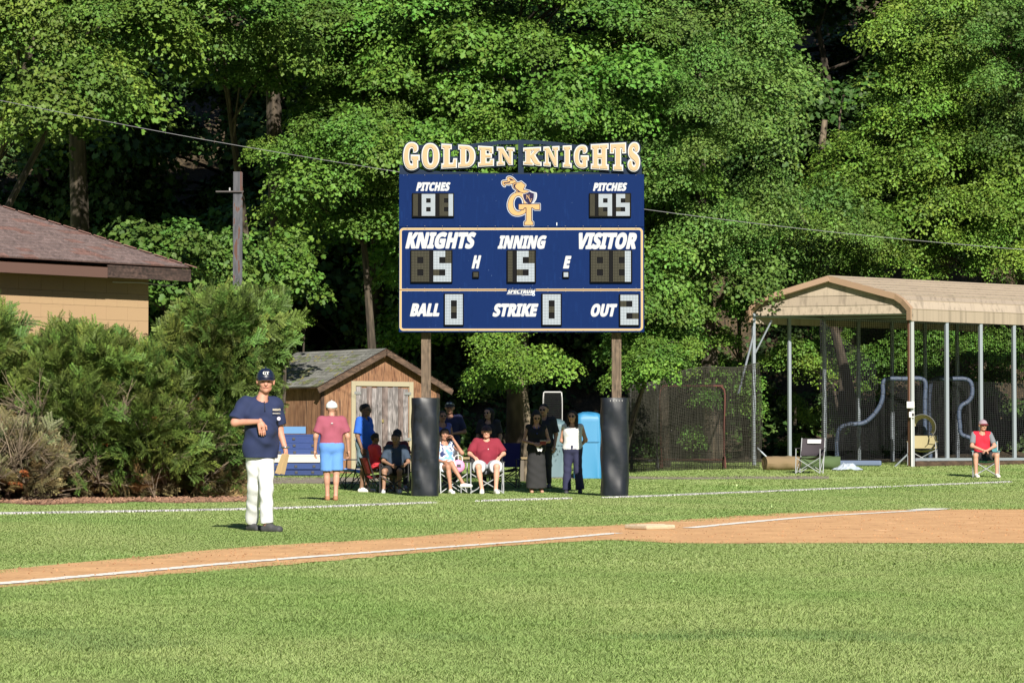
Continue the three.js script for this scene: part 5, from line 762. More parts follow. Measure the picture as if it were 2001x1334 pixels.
function person(label, o) {
  const fine = o.fine ?? 0.0075, cell = o.cell ?? 0.0155, kH = (o.H ?? 1.75) / 1.75, fat = o.fat ?? 1, t = thing('person', label, 'person', o.pos, o.turn ?? 0);
  const v3 = a => V(a[0] * kH, a[1] * kH, a[2] * kH), sit = o.sit, sh = (o.seat ?? 0.47) / kH;
  const base = sit ? { pelvis: [0, sh + 0.06, -0.08], neck: [0, sh + 0.57, -0.16], head: [0, sh + 0.74, -0.12], shL: [-0.18, sh + 0.53, -0.15], shR: [0.18, sh + 0.53, -0.15], elL: [-0.27, sh + 0.25, -0.06], elR: [0.27, sh + 0.25, -0.06], wrL: [-0.2, sh + 0.2, 0.18], wrR: [0.2, sh + 0.2, 0.18], hipL: [-0.1, sh + 0.06, -0.05], hipR: [0.1, sh + 0.06, -0.05], knL: [-0.15, sh + 0.06, 0.38], knR: [0.15, sh + 0.06, 0.38], anL: [-0.15, 0.08, 0.36], anR: [0.15, 0.08, 0.36] }
    : { pelvis: [0, 0.95, 0], neck: [0, 1.46, -0.02], head: [0, 1.625, 0.015], shL: [-0.185, 1.415, -0.02], shR: [0.185, 1.415, -0.02], elL: [-0.25, 1.13, -0.04], elR: [0.25, 1.13, -0.04], wrL: [-0.25, 0.88, 0.06], wrR: [0.25, 0.88, 0.06], hipL: [-0.09, 0.93, 0], hipR: [0.09, 0.93, 0], knL: [-0.1, 0.5, 0.02], knR: [0.1, 0.5, 0.02], anL: [-0.11, 0.08, -0.02], anR: [0.11, 0.08, -0.02] };
  const J = {}; for (const k in base) J[k] = v3((o.J && o.J[k]) || base[k]);
  const s = kH, hf = V(...(o.look ?? [0, 0, 1])).normalize(), hu0 = V(...(o.headUp ?? [0, 1, 0])), hl = V().crossVectors(hu0, hf).normalize(), hu = V().crossVectors(hf, hl).normalize();
  const up = V().subVectors(J.neck, J.pelvis).normalize(), lat = V().subVectors(J.shR, J.shL).normalize(), fwd = V().crossVectors(lat, up).normalize();
  const T = (f, x, z) => mixV(J.pelvis, J.neck, f).addScaledVector(lat, x * s).addScaledVector(fwd, z * s);
  const wf = o.wide ?? 1;
  const torso = e => [bone(T(0.68, -0.085 * wf, 0.01), T(0.3, -0.06 * wf, 0.01), (0.1 + e) * s * lerp(1, fat, 0.6), (0.095 + e) * s * fat), bone(T(0.68, 0.085 * wf, 0.01), T(0.3, 0.06 * wf, 0.01), (0.1 + e) * s * lerp(1, fat, 0.6), (0.095 + e) * s * fat), bone(T(0.02, -0.075 * wf, 0), T(0.02, 0.075 * wf, 0), (0.115 + e) * s * lerp(1, fat, 0.7)), bone(T(0.3, 0, 0.02), T(0.04, 0, 0), (0.115 + e) * s * fat, (0.118 + e) * s * fat), bone(mixV(J.shL, J.shR, 0.06), mixV(J.shL, J.shR, 0.94), (0.056 + e) * s), bone(T(0.98, 0, 0), T(0.85, 0, 0), (0.06 + e * 0.6) * s, (0.09 + e) * s), ...(o.belly ? [bone(T(0.32, 0, 0.07 + o.belly), T(0.16, 0, 0.05 + o.belly), (0.105 + e) * s * fat, (0.1 + e) * s * fat)] : []), ...(o.bust ? [-1, 1].map(q => bone(T(0.64, q * 0.06, 0.075), T(0.61, q * 0.06, 0.085), (0.058 + e) * s)) : [])];
  const arm = (S, e, f0 = 2) => { const A = J['sh' + S], B = J['el' + S], C = J['wr' + S], l = [], m = o.slim ? 0.85 : 1; if (f0 <= 1) l.push(bone(A, mixV(A, B, f0), (0.053 * m + e) * s, (lerp(0.053, 0.043, f0) * m + e * 1.35) * s, { flat: true })); else { l.push(bone(A, B, (0.053 * m + e) * s, (0.042 * m + e) * s), bone(B, C, (0.042 * m + e) * s, (0.028 * m + e) * s)); } return l; };
  const leg = (S, e, f0, flare = 0) => { const A = J['hip' + S], B = J['kn' + S], C = J['an' + S], m = o.slim ? 0.9 : 1, l = []; if (f0 <= 1) l.push(bone(A, mixV(A, B, f0), (0.088 * m * lerp(1, fat, 0.3) + e) * s, (lerp(0.088, 0.058, f0) * m + e * 1.6 + flare) * s, { flat: true })); else { l.push(bone(A, B, (0.088 * m * lerp(1, fat, 0.3) + e) * s, (0.057 * m + e) * s)); const g = Math.min(1, f0 - 1); l.push(bone(B, mixV(B, C, g), (0.055 * m + e) * s, (lerp(0.055, 0.036, g) * m + e + flare) * s, { flat: f0 < 3 })); if (f0 >= 3) l.push(bone(mixV(B, C, 0.25).addScaledVector(fwd, -0.012 * s), mixV(B, C, 0.4).addScaledVector(fwd, -0.012 * s), 0.05 * m * s, 0.045 * m * s)); } return l; };
  const foot = (S, e) => { const A = J['an' + S], y = (o['foot' + S] ?? 0), d = V(Math.sin(y), 0, Math.cos(y)), fl = (o.footY?.[S] ?? 0.0) + 0.036 * s; const h = V(A.x, fl, A.z).addScaledVector(d, -0.035 * s), tt = V(A.x, fl - 0.006 * s, A.z).addScaledVector(d, 0.15 * s), b2 = V(A.x, fl + 0.02 * s, A.z).addScaledVector(d, 0.05 * s); return [bone(h, tt, (0.036 + e) * s, (0.033 + e) * s), bone(V(A.x, A.y, A.z), b2, (0.036 + e) * s, (0.034 + e) * s), bone(tt.clone().addScaledVector(V(d.z, 0, -d.x), 0.022 * s), h, (0.03 + e) * s)]; };
  // hand: palm, four fingers of unequal length, thumb from the side of the palm
  const hand = S => {
    const W = J['wr' + S], el = J['el' + S], q = o['hand' + S] ?? {}, dir = q.dir ? V(...q.dir).normalize() : V().subVectors(W, el).normalize(), nrm0 = V(...(q.palm ?? (S === 'L' ? [0.9, 0, -0.2] : [-0.9, 0, -0.2]))), side = V().crossVectors(dir, nrm0).normalize().multiplyScalar(S === 'L' ? 1 : -1), nrm = V().crossVectors(side, dir).normalize().multiplyScalar(S === 'L' ? 1 : -1), c = q.curl ?? 0.35, P = (a, b, d) => W.clone().addScaledVector(dir, a * s).addScaledVector(side, b * s).addScaledVector(nrm, d * s);
    const l = [bone(P(-0.01, 0, 0), P(0.05, 0.012, 0), 0.025 * s, 0.022 * s, { k: 0.02 }), bone(P(0.03, -0.02, 0), P(0.085, -0.026, 0), 0.02 * s, 0.014 * s, { k: 0.02 }), bone(P(0.03, 0.02, 0), P(0.085, 0.026, 0), 0.02 * s, 0.014 * s, { k: 0.02 })];
    [[0.03, 0.07], [0.0105, 0.08], [-0.0105, 0.074], [-0.031, 0.058]].forEach(([x, L]) => { const r = 0.0088 * s; let p = P(0.088, x, 0), a = c * 0.8; for (let i = 0; i < 3; i++) { const n = p.clone().addScaledVector(dir, Math.cos(a) * L * s * [0.45, 0.32, 0.23][i]).addScaledVector(nrm, Math.sin(a) * L * s * [0.45, 0.32, 0.23][i]); l.push(bone(p, n, r * (1 - i * 0.07), r * (0.95 - i * 0.08), { k: 0.005 })); p = n; a += c; } });
    const t0 = P(0.025, 0.028, 0.004), t1 = P(0.06, 0.055, 0.014 + c * 0.012), t2 = P(0.095, 0.056, 0.022 + c * 0.025); l.push(bone(t0, t1, 0.013 * s, 0.0105 * s, { k: 0.012 }), bone(t1, t2, 0.0105 * s, 0.0085 * s, { k: 0.006 }));
    return l;
  };
  const skin = o.skin ?? [0.5, 0.27, 0.18], Hc = J.head, hs = s * (o.headScale ?? 1), Q = (x, y, z) => Hc.clone().addScaledVector(hl, x * hs).addScaledVector(hu, y * hs).addScaledVector(hf, z * hs);
  const headBones = [bone(Q(0, 0.035, 0.012), Q(0, 0.03, -0.03), 0.088 * hs, 0.09 * hs), bone(Q(0, -0.02, 0.035), Q(0, -0.055, 0.04), 0.066 * hs, 0.05 * hs), bone(Q(-0.03, -0.07, 0.03), Q(0.03, -0.07, 0.03), 0.034 * hs), bone(Q(0, -0.092, 0.062), Q(0, -0.09, 0.05), 0.024 * hs), bone(Q(0, 0.012, 0.094), Q(0, -0.024, 0.112), 0.011 * hs, 0.017 * hs, { k: 0.012 }), bone(Q(-0.034, 0.03, 0.082), Q(0.034, 0.03, 0.082), 0.017 * hs, 0.017 * hs, { k: 0.015 }), bone(Q(-0.036, -0.02, 0.068), Q(-0.03, -0.03, 0.07), 0.024 * hs), bone(Q(0.036, -0.02, 0.068), Q(0.03, -0.03, 0.07), 0.024 * hs), bone(Q(-0.016, -0.056, 0.092), Q(0.016, -0.056, 0.092), 0.009 * hs, 0.009 * hs, { k: 0.01 }), ...[-1, 1].map(q => bone(Q(q * 0.088, 0.015, -0.012), Q(q * 0.086, -0.022, -0.006), 0.018 * hs, 0.012 * hs, { k: 0.012 })), bone(J.neck.clone().addScaledVector(up, -0.02 * hs), Q(0, -0.05, -0.02), 0.056 * s * lerp(1, fat, 0.4), 0.052 * hs)];
  const headG = field(headBones, fine, 0.028 * s), tint = (g, fn) => paint(g, fn);
  tint(headG, (x, y, z) => { const p = V(x, y, z).sub(Hc), a = p.dot(hl) / s, b = p.dot(hu) / s, c = p.dot(hf) / s; let k = 1 + noise(x * 40, y * 40, z * 40) * 0.08; if (c > 0.05 && Math.hypot(Math.abs(a) - 0.033, (b - 0.008) * 1.6) < 0.013) return [0.03, 0.022, 0.018]; if (c > 0.05 && Math.abs(a) < 0.026 && Math.abs(b + 0.056) < 0.007) return [skin[0] * 0.62, skin[1] * 0.42, skin[2] * 0.42]; if (c > 0.05 && Math.abs(Math.abs(a) - 0.034) < 0.02 && Math.abs(b - 0.031) < 0.005) return [skin[0] * 0.4, skin[1] * 0.4, skin[2] * 0.4]; return skin.map((v, i) => v * k * (i ? 1 : 1)); });
  const bodyBones = [...torso(-0.012), ...arm('L', 0), ...arm('R', 0), ...leg('L', 0, 3), ...leg('R', 0, 3), ...foot('L', -0.006), ...foot('R', -0.006), bone(J.neck.clone().addScaledVector(up, -0.05 * s), Q(0, -0.06, -0.02), 0.058 * s, 0.05 * s)];
  const parts = [field(bodyBones, cell), headG, field(hand('L'), fine * 0.85, 0.012), field(hand('R'), fine * 0.85, 0.012)];
  for (const i of [0, 2, 3]) tint(parts[i], (x, y, z) => { const k = 1 + noise(x * 22, y * 22, z * 22) * 0.1; return skin.map(v => v * k); });
  mesh('body', parts, mat(lin(1, 1, 1), 0.6, { vertexColors: true }), t);
  const cloth = (c, more) => mat(c, 0.88, more);
  if (o.shirt) { const q = o.shirt, e = q.loose ?? 0.016, hem = q.hem ?? 0.02, hp = T(hem, 0, 0), bones = [...torso(e), ...[-1, 1].map(z => bone(T(0.3, z * 0.055 * wf, 0.012), T(hem - 0.25, z * 0.07 * wf, 0.012), (0.1 + e) * s * fat, (0.11 + e) * s * lerp(1, fat, 0.7))), ...(q.sleeve ? [...arm('L', e * 0.85 + 0.006, q.sleeve), ...arm('R', e * 0.85 + 0.006, q.sleeve)] : [])], neckP = T(0.99, 0, 0.03);
    const g = field(bones, cell, 0.04, { wrinkle: q.wrinkle ?? 0.004, cut: (x, y, z) => { const px = x - hp.x, py = y - hp.y, pz = z - hp.z, a = -(px * up.x + py * up.y + pz * up.z) ; const arml = Math.min(Math.hypot(x - J.elL.x, y - J.elL.y, z - J.elL.z), Math.hypot(x - J.elR.x, y - J.elR.y, z - J.elR.z)); const n = Math.hypot(x - neckP.x, (y - neckP.y) * 0.75, z - neckP.z); return Math.max(arml < 0.24 * s && q.sleeve && Math.abs(px * lat.x + pz * lat.z) > 0.17 * s ? -1 : a, (q.collarR ?? 0.078) * s - n); } });
    if (q.pattern) paint(g, q.pattern); mesh(q.name ?? 'shirt', g, q.pattern ? cloth(lin(1, 1, 1), { vertexColors: true }) : cloth(q.color), t);
    if (q.collar) mesh('collar', tube(Array.from({ length: 13 }, (_, i) => { const a = i / 12 * 6.283; return T(0.99, Math.cos(a) * 0.07, Math.sin(a) * 0.068).addScaledVector(up, -0.012 * s - 0.02 * s * Math.sin(a)); }), 0.012 * s, 30, 6), cloth(q.color), t); }
  if (o.pants) { const q = o.pants, e = q.loose ?? 0.014, bones = [bone(T(0.02, -0.07 * wf, 0), T(0.02, 0.07 * wf, 0), (0.116 + e) * s * lerp(1, fat, 0.8)), bone(T(0.16, 0, 0.01), T(0.0, 0, 0), (0.116 + e) * s * fat), ...leg('L', e, q.len, q.flare ?? 0), ...leg('R', e, q.len, q.flare ?? 0)]; const w = T(0.17, 0, 0); mesh(q.name ?? (q.len <= 1 ? 'shorts' : 'trousers'), field(bones, cell, 0.03, { wrinkle: q.wrinkle ?? 0.004, cut: (x, y, z) => (x - w.x) * up.x + (y - w.y) * up.y + (z - w.z) * up.z }), cloth(q.color), t); }
  if (o.skirt) { const q = o.skirt, bt = v3(q.to), bones = [bone(T(0.3, 0, 0), T(0.02, 0, 0), 0.125 * s, 0.15 * s), bone(T(0.05, -0.05, 0), bt.clone().addScaledVector(lat, -0.07 * s), 0.13 * s, 0.16 * s, { flat: true }), bone(T(0.05, 0.05, 0), bt.clone().addScaledVector(lat, 0.07 * s), 0.13 * s, 0.16 * s, { flat: true })]; mesh('skirt', field(bones, cell, 0.05, { wrinkle: 0.007 }), cloth(q.color), t); }
  if (o.shoes) for (const S of ['L', 'R']) { const g = field(foot(S, 0.006), fine * 1.4, 0.02, { cut: (x, y, z) => Math.max(0.004 - y + (o.footY?.[S] ?? 0), y - J['an' + S].y - 0.02) }); mesh('shoe', g, mat(o.shoes, 0.7), t); }
  const hairMat = c => mat(c, 0.75);
  if (o.hair) { const q = o.hair, bones = [bone(Q(0, 0.045, 0.0), Q(0, 0.035, -0.035), (o.cap ? 0.088 : 0.096) * hs, (o.cap ? 0.088 : 0.098) * hs)]; for (const l of q.locks ?? []) bones.push(bone(Q(...l[0]), Q(...l[1]), l[2] * s, (l[3] ?? l[2] * 0.7) * s)); const line = q.line ?? 0.055; mesh('hair', field(bones, fine * 1.1, 0.03, { wrinkle: q.curl ?? 0.004, cut: (x, y, z) => { const p = V(x, y, z).sub(Hc), b = p.dot(hu) / s, c = p.dot(hf) / s, a = Math.abs(p.dot(hl)) / s; if (o.cap && b > 0.05) return 1; const cut = c - 0.03 - (b - line) * 1.6; return (q.locks ? Math.min(cut, 0.06 - a) : cut - Math.max(0, a - 0.07) * 0.5) * s; } }), hairMat(q.color), t); }
  if (o.cap) { const q = o.cap, g = new THREE.SphereGeometry(0.108 * hs, 28, 14, 0, 6.2832, 0, 1.62), M = new THREE.Matrix4().makeBasis(hl, hu, hf); g.scale(0.97, q.tall ?? 0.98, 1.12); g.rotateX(-0.16); g.applyMatrix4(M); const c = Q(0, 0.036, -0.01); g.translate(c.x, c.y, c.z); const cm = q.shiny ? new THREE.MeshPhysicalMaterial({ color: q.color, roughness: 0.42, clearcoat: 0.15, side: THREE.DoubleSide }) : mat(q.color, 0.85, { side: THREE.DoubleSide }); const cap = mesh(q.shiny ? 'helmet' : 'cap', g, cm, t);
    const b = new THREE.CylinderGeometry(0.1 * s, 0.1 * s, 0.008 * s, 28, 1, false), p = b.attributes.position; for (let i = 0; i < p.count; i++) { let x = p.getX(i), y = p.getY(i), z = p.getZ(i); z = z > 0 ? z * (q.brim ?? 0.8) : z * 0.25; y -= x * x * 2.2 / s + (z > 0 ? z * 0.32 : 0); p.setXYZ(i, x * 0.92, y, z); } b.computeVertexNormals(); if (q.back) b.rotateY(Math.PI); b.applyMatrix4(M); const bc = q.back ? Q(0, 0.05, -0.085) : Q(0, 0.052, 0.088); b.translate(bc.x, bc.y, bc.z); mesh('brim', b, q.brimColor ? mat(q.brimColor, 0.8) : cm, cap); mesh('button', new THREE.SphereGeometry(0.009 * s, 8, 6).translate(...Q(0, 0.045 + 0.106 * (q.tall ?? 0.98), -0.005).toArray()), cm, cap);
    if (q.logo) { const lg = new TextGeometry(q.logo, { font: fontSerif, size: 0.036 * s, depth: 0.004, curveSegments: 3 }); lg.computeBoundingBox(); const B = lg.boundingBox; lg.translate(-(B.min.x + B.max.x) / 2, -(B.min.y + B.max.y) / 2, 0); lg.rotateX(-0.5); lg.applyMatrix4(M); const lp = Q(0, 0.1, 0.108); lg.translate(lp.x, lp.y, lp.z); mesh('emblem', lg, mat(lin(0.75, 0.75, 0.7), 0.6), cap); } }
  if (o.glasses) { const l = []; for (const q of [-1, 1]) { const g = new THREE.SphereGeometry(0.026 * s, 12, 8); g.scale(1.05, 0.8, 0.35); g.applyMatrix4(new THREE.Matrix4().makeBasis(hl, hu, hf)); const c = o.glasses === 'up' ? Q(q * 0.033, 0.1, 0.094) : Q(q * 0.033, 0.01, 0.1); g.translate(c.x, c.y, c.z); l.push(g); l.push(rod(o.glasses === 'up' ? Q(q * 0.058, 0.1, 0.085) : Q(q * 0.06, 0.015, 0.092), o.glasses === 'up' ? Q(q * 0.1, 0.07, 0) : Q(q * 0.092, 0.015, 0), 0.004 * s, 0.004 * s, 5)); } l.push(rod(o.glasses === 'up' ? Q(-0.02, 0.102, 0.097) : Q(-0.02, 0.014, 0.104), o.glasses === 'up' ? Q(0.02, 0.102, 0.097) : Q(0.02, 0.014, 0.104), 0.004 * s, 0.004 * s, 5)); mesh('sunglasses', l, mat(o.glasses === 'up' ? lin(0.5, 0.55, 0.6) : lin(0.01, 0.01, 0.012), 0.15), t); }
  t.userData.J = undefined; delete t.userData.J; if (o.extra) o.extra(t, { J, T, Q, s, fwd, up, lat });
  return t;
}
const fair = [0.47, 0.25, 0.175], tanned = [0.42, 0.21, 0.14], brown = [0.2, 0.11, 0.07], darkHair = lin(0.012, 0.01, 0.009);
// base coach on the grass by the clay
person('heavy set coach in navy pullover, white trousers and navy helmet holding folded cards', {
  pos: stand(514, 31.6), turn: 0.36, cell: 0.011, fine: 0.0045, H: 1.75, fat: 0.96, wide: 0.9, belly: 0.026, headScale: 1.0, skin: [0.5, 0.24, 0.17], look: [-0.24, -0.03, 1],
  J: { pelvis: [-0.03, 0.93, 0], neck: [-0.02, 1.47, 0], head: [0.015, 1.645, 0.04], shL: [-0.205, 1.4, -0.02], shR: [0.14, 1.4, -0.02], elL: [-0.33, 1.2, 0.03], wrL: [-0.1, 1.21, 0.24], elR: [0.2, 1.14, -0.06], wrR: [0.245, 0.91, 0.03], hipL: [-0.1, 0.9, 0], hipR: [0.03, 0.9, 0], knL: [-0.07, 0.49, -0.08], knR: [0.0, 0.5, 0.12], anL: [-0.05, 0.08, -0.3], anR: [0.01, 0.08, 0.14] },
  footR: 0.7, footL: 0.2, handL: { dir: [0.15, -1, 0.15], palm: [0.2, -0.1, -1], curl: 0.3 }, handR: { dir: [0.06, -1, 0.1], palm: [-1, 0, -0.1], curl: 0.75 },
  shirt: { color: srgb(30, 41, 76), sleeve: 0.86, hem: -0.22, loose: 0.03, wrinkle: 0.009, collarR: 0.072, name: 'pullover' }, pants: { color: lin(0.66, 0.66, 0.68), len: 1.97, loose: 0.02, flare: 0.014, wrinkle: 0.008 }, shoes: lin(0.05, 0.05, 0.055),
  cap: { color: srgb(17, 26, 50), shiny: true, tall: 1.12, brim: 0.72, logo: 'GT' }, hair: { color: lin(0.25, 0.23, 0.21), line: 0.03 },
  extra(t, { J, T, Q, s, fwd, up }) {
    const c = T(0.72, 0.13, 0.165); for (const [y, h, col] of [[0.012, 0.026, lin(0.62, 0.55, 0.42)], [-0.022, 0.012, lin(0.6, 0.56, 0.48)]]) { const tg = new TextGeometry(y > 0 ? 'KNIGHTS' : 'BASEBALL', { font: fontSans, size: h * 0.85, depth: 0.003, curveSegments: 2 }); tg.computeBoundingBox(); const B = tg.boundingBox; tg.scale(0.105 / (B.max.x - B.min.x), 1, 1); tg.rotateY(0.35); tg.translate(c.x - 0.05, c.y + y, c.z + 0.008); mesh('chest_lettering', tg, mat(col, 0.8), t); }
    const disc = new THREE.CylinderGeometry(0.021, 0.021, 0.006, 16); disc.rotateX(Math.PI / 2); disc.translate(c.x + 0.02, c.y - 0.075, c.z + 0.012); mesh('badge', disc, mat(lin(0.55, 0.5, 0.6), 0.6), t);
    const w = J.wrR, ring = new THREE.TorusGeometry(0.036, 0.011, 8, 20); ring.rotateX(Math.PI / 2); ring.translate(w.x, w.y + 0.02, w.z - 0.005); mesh('watch', ring, mat(lin(0.3, 0.3, 0.3), 0.3, { metalness: 0.7 }), t);
    mesh('placket', rod(T(0.93, 0, 0.118), T(0.74, 0, 0.155), 0.005), mat(lin(0.012, 0.016, 0.035), 0.8), t);
  } });
{ const t = thing('folded_cards', 'folded cream line up cards held in the hand of the coach', 'cards', stand(514, 31.6).add(V(0.262, 0, -0.01))); const m = mat(srgb(176, 150, 112), 0.85); for (const [dx, tl] of [[-0.03, 0.34], [0.008, 0.22]]) { const g = rbox(0.075, 0.23, 0.006, 0.003); g.rotateY(0.9 + dx * 4); g.rotateZ(-tl); g.translate(dx - 0.03, 0.745, 0.03 - dx); mesh('card', g, m, t); } mesh('lining', box(0.05, 0.02, 0.012, -0.085, 0.645, 0.035, 0.6, 0, -0.3), mat(lin(0.02, 0.02, 0.02), 0.8), t); }
person('man in maroon tee, blue shorts and white cap seen from behind', { pos: stand(648, 49.3), turn: Math.PI + 0.1, H: 1.7, fat: 1.08, skin: fair, look: [-0.1, 0, 1], J: { anL: [-0.07, 0.08, -0.06], anR: [0.07, 0.08, 0.04], knL: [-0.085, 0.5, 0.0], knR: [0.085, 0.5, 0.03], elL: [-0.28, 1.14, -0.03], elR: [0.28, 1.14, -0.03], wrL: [-0.3, 0.89, 0.06], wrR: [0.29, 0.89, 0.06] }, shirt: { color: srgb(146, 74, 92), sleeve: 0.78, hem: -0.16, loose: 0.024 }, pants: { color: srgb(92, 140, 210), len: 0.92, loose: 0.03, flare: 0.012 }, cap: { color: lin(0.6, 0.6, 0.59) }, hair: { color: lin(0.12, 0.08, 0.05), line: 0.02 }, shoes: srgb(158, 112, 82), extra(t, { T }) { const p = T(0.83, 0, -0.128); mesh('logo', box(0.035, 0.02, 0.004, p.x, p.y, p.z), mat(lin(0.5, 0.4, 0.42), 0.8), t); } });
person('man in bright blue polo and grey green shorts standing by the shed doors', { pos: stand(713, 58), turn: 1.15, H: 1.78, fat: 1.12, belly: 0.02, skin: brown, J: { wrR: [0.24, 0.93, 0.16], elR: [0.26, 1.16, -0.03] }, shirt: { color: srgb(42, 96, 196), sleeve: 0.9, hem: -0.2, loose: 0.032, collar: true }, pants: { color: srgb(110, 130, 140), len: 0.95, loose: 0.035, flare: 0.014 }, hair: { color: darkHair, line: 0.05 }, glasses: true, shoes: lin(0.72, 0.7, 0.68) });
person('curly haired child in a red shirt sitting beside the blue polo man', { pos: stand(742, 57.6), turn: 2.0, H: 1.42, sit: true, seat: 0.47, skin: brown, look: [0.5, 0, 0.9], slim: true, shirt: { color: srgb(226, 62, 74), sleeve: 0.85, hem: -0.05, loose: 0.026 }, pants: { color: lin(0.03, 0.03, 0.04), len: 0.95, loose: 0.02 }, hair: { color: darkHair, line: 0.06, curl: 0.012, locks: [[[0, 0.09, 0], [0, 0.06, -0.05], 0.085]] }, shoes: lin(0.3, 0.3, 0.32) });
person('person in dark cap sitting behind the boy in the dark shirt', { pos: stand(777, 59.6), turn: 0.1, H: 1.6, sit: true, seat: 0.45, skin: brown, shirt: { color: srgb(96, 40, 48), sleeve: 0.8, hem: -0.05 }, pants: { color: lin(0.02, 0.02, 0.025), len: 1.9 }, cap: { color: lin(0.02, 0.02, 0.024) }, hair: { color: darkHair }, glasses: true, shoes: lin(0.2, 0.2, 0.22) });
person('boy in dark slate tee and black shorts sitting in a low chair', { pos: stand(772, 56.9), turn: -0.06, H: 1.55, sit: true, seat: 0.42, skin: [0.3, 0.165, 0.105], look: [-0.1, -0.2, 1], J: { knL: [-0.2, 0.5, 0.38], knR: [0.14, 0.5, 0.4], anL: [-0.21, 0.08, 0.44], anR: [0.14, 0.08, 0.36], wrL: [-0.04, 0.62, 0.26], wrR: [0.24, 0.64, 0.2], elR: [0.3, 0.7, 0] }, shirt: { color: srgb(52, 66, 84), sleeve: 0.85, hem: -0.03, loose: 0.026 }, pants: { color: lin(0.012, 0.012, 0.014), len: 0.8, loose: 0.03 }, hair: { color: darkHair, line: 0.05 }, shoes: lin(0.6, 0.6, 0.6), extra(t, { T }) { const p = T(0.72, -0.07, 0.14), sh = new THREE.Shape(); sh.moveTo(-0.03, 0.006); sh.quadraticCurveTo(-0.02, -0.016, 0.035, 0.012); sh.quadraticCurveTo(-0.01, -0.004, -0.022, -0.003); sh.closePath(); const g = new THREE.ExtrudeGeometry(sh, { depth: 0.003, bevelEnabled: false }); g.translate(p.x, p.y, p.z); mesh('chest_mark', g, mat(lin(0.7, 0.7, 0.7), 0.7), t); } });
const flowers = (x, y, z) => { const n = noise(x * 13, y * 13, z * 13); return n > 0.12 ? [0.18, 0.38, 0.66] : n < -0.3 ? [0.03, 0.05, 0.16] : [0.72, 0.76, 0.8]; };
person('woman in blue and white patterned dress sitting with crossed legs, hand at brow', { pos: stand(872, 56.4), turn: 0.3, H: 1.66, sit: true, seat: 0.46, slim: true, bust: true, skin: tanned, look: [-0.15, 0, 1], J: { elR: [0.34, 0.84, 0.02], wrR: [0.13, 1.16, 0.0], knL: [-0.06, 0.56, 0.36], knR: [0.0, 0.63, 0.4], anL: [-0.02, 0.08, 0.4], anR: [0.2, 0.2, 0.6], wrL: [-0.1, 0.66, 0.2] }, handR: { dir: [-0.8, 0.5, 0.5], palm: [0, -1, 0.2] }, footR: 0.9, footY: { R: 0.13 }, shirt: { pattern: flowers, sleeve: 0, hem: -0.12, loose: 0.026, name: 'dress', collarR: 0.1 }, pants: { color: lin(0.5, 0.56, 0.64), len: 0.5, loose: 0.03, name: 'dress_skirt' }, hair: { color: lin(0.03, 0.02, 0.015), line: 0.05, locks: [[[-0.07, 0, -0.03], [-0.08, -0.18, -0.02], 0.045], [[0.07, 0, -0.03], [0.08, -0.18, -0.02], 0.045]] }, shoes: lin(0.78, 0.77, 0.75) });
person('woman in sunglasses and purple blue top standing in shade by the lettered pad', { pos: stand(864, 60.3), turn: 0.3, H: 1.62, slim: true, bust: true, skin: tanned, glasses: true, shirt: { color: srgb(92, 96, 160), sleeve: 0, hem: -0.15, collarR: 0.1 }, pants: { color: lin(0.03, 0.03, 0.05), len: 1.95 }, hair: { color: lin(0.06, 0.04, 0.025), line: 0.05, locks: [[[0, 0, -0.08], [0, -0.1, -0.09], 0.06]] }, shoes: lin(0.1, 0.1, 0.1) });
person('man in navy shirt with sunglasses pushed up standing in the shade', { pos: stand(879, 61), turn: -0.1, H: 1.8, fat: 1.08, skin: tanned, glasses: 'up', J: { elR: [0.3, 1.14, -0.02], wrR: [0.1, 1.1, 0.2], elL: [-0.3, 1.14, -0.02], wrL: [-0.08, 1.08, 0.22] }, shirt: { color: srgb(40, 44, 78), sleeve: 0.85, hem: -0.18, loose: 0.026 }, pants: { color: lin(0.03, 0.03, 0.035), len: 1.95 }, cap: { color: lin(0.03, 0.035, 0.04) }, shoes: lin(0.1, 0.1, 0.1) });
person('dark haired woman in black tee and sunglasses standing behind the bench', { pos: stand(955, 60.6), turn: -0.25, H: 1.68, bust: true, skin: [0.48, 0.27, 0.2], glasses: true, look: [-0.3, 0.05, 1], shirt: { color: lin(0.018, 0.017, 0.022), sleeve: 0.8, hem: -0.18, loose: 0.024, collarR: 0.09 }, pants: { color: lin(0.02, 0.02, 0.025), len: 1.95 }, hair: { color: darkHair, line: 0.05, locks: [[[-0.075, 0.02, -0.03], [-0.085, -0.2, -0.03], 0.05], [[0.075, 0.02, -0.03], [0.085, -0.2, -0.03], 0.05], [[0, 0, -0.07], [0, -0.2, -0.08], 0.07]] }, shoes: lin(0.05, 0.05, 0.05) });
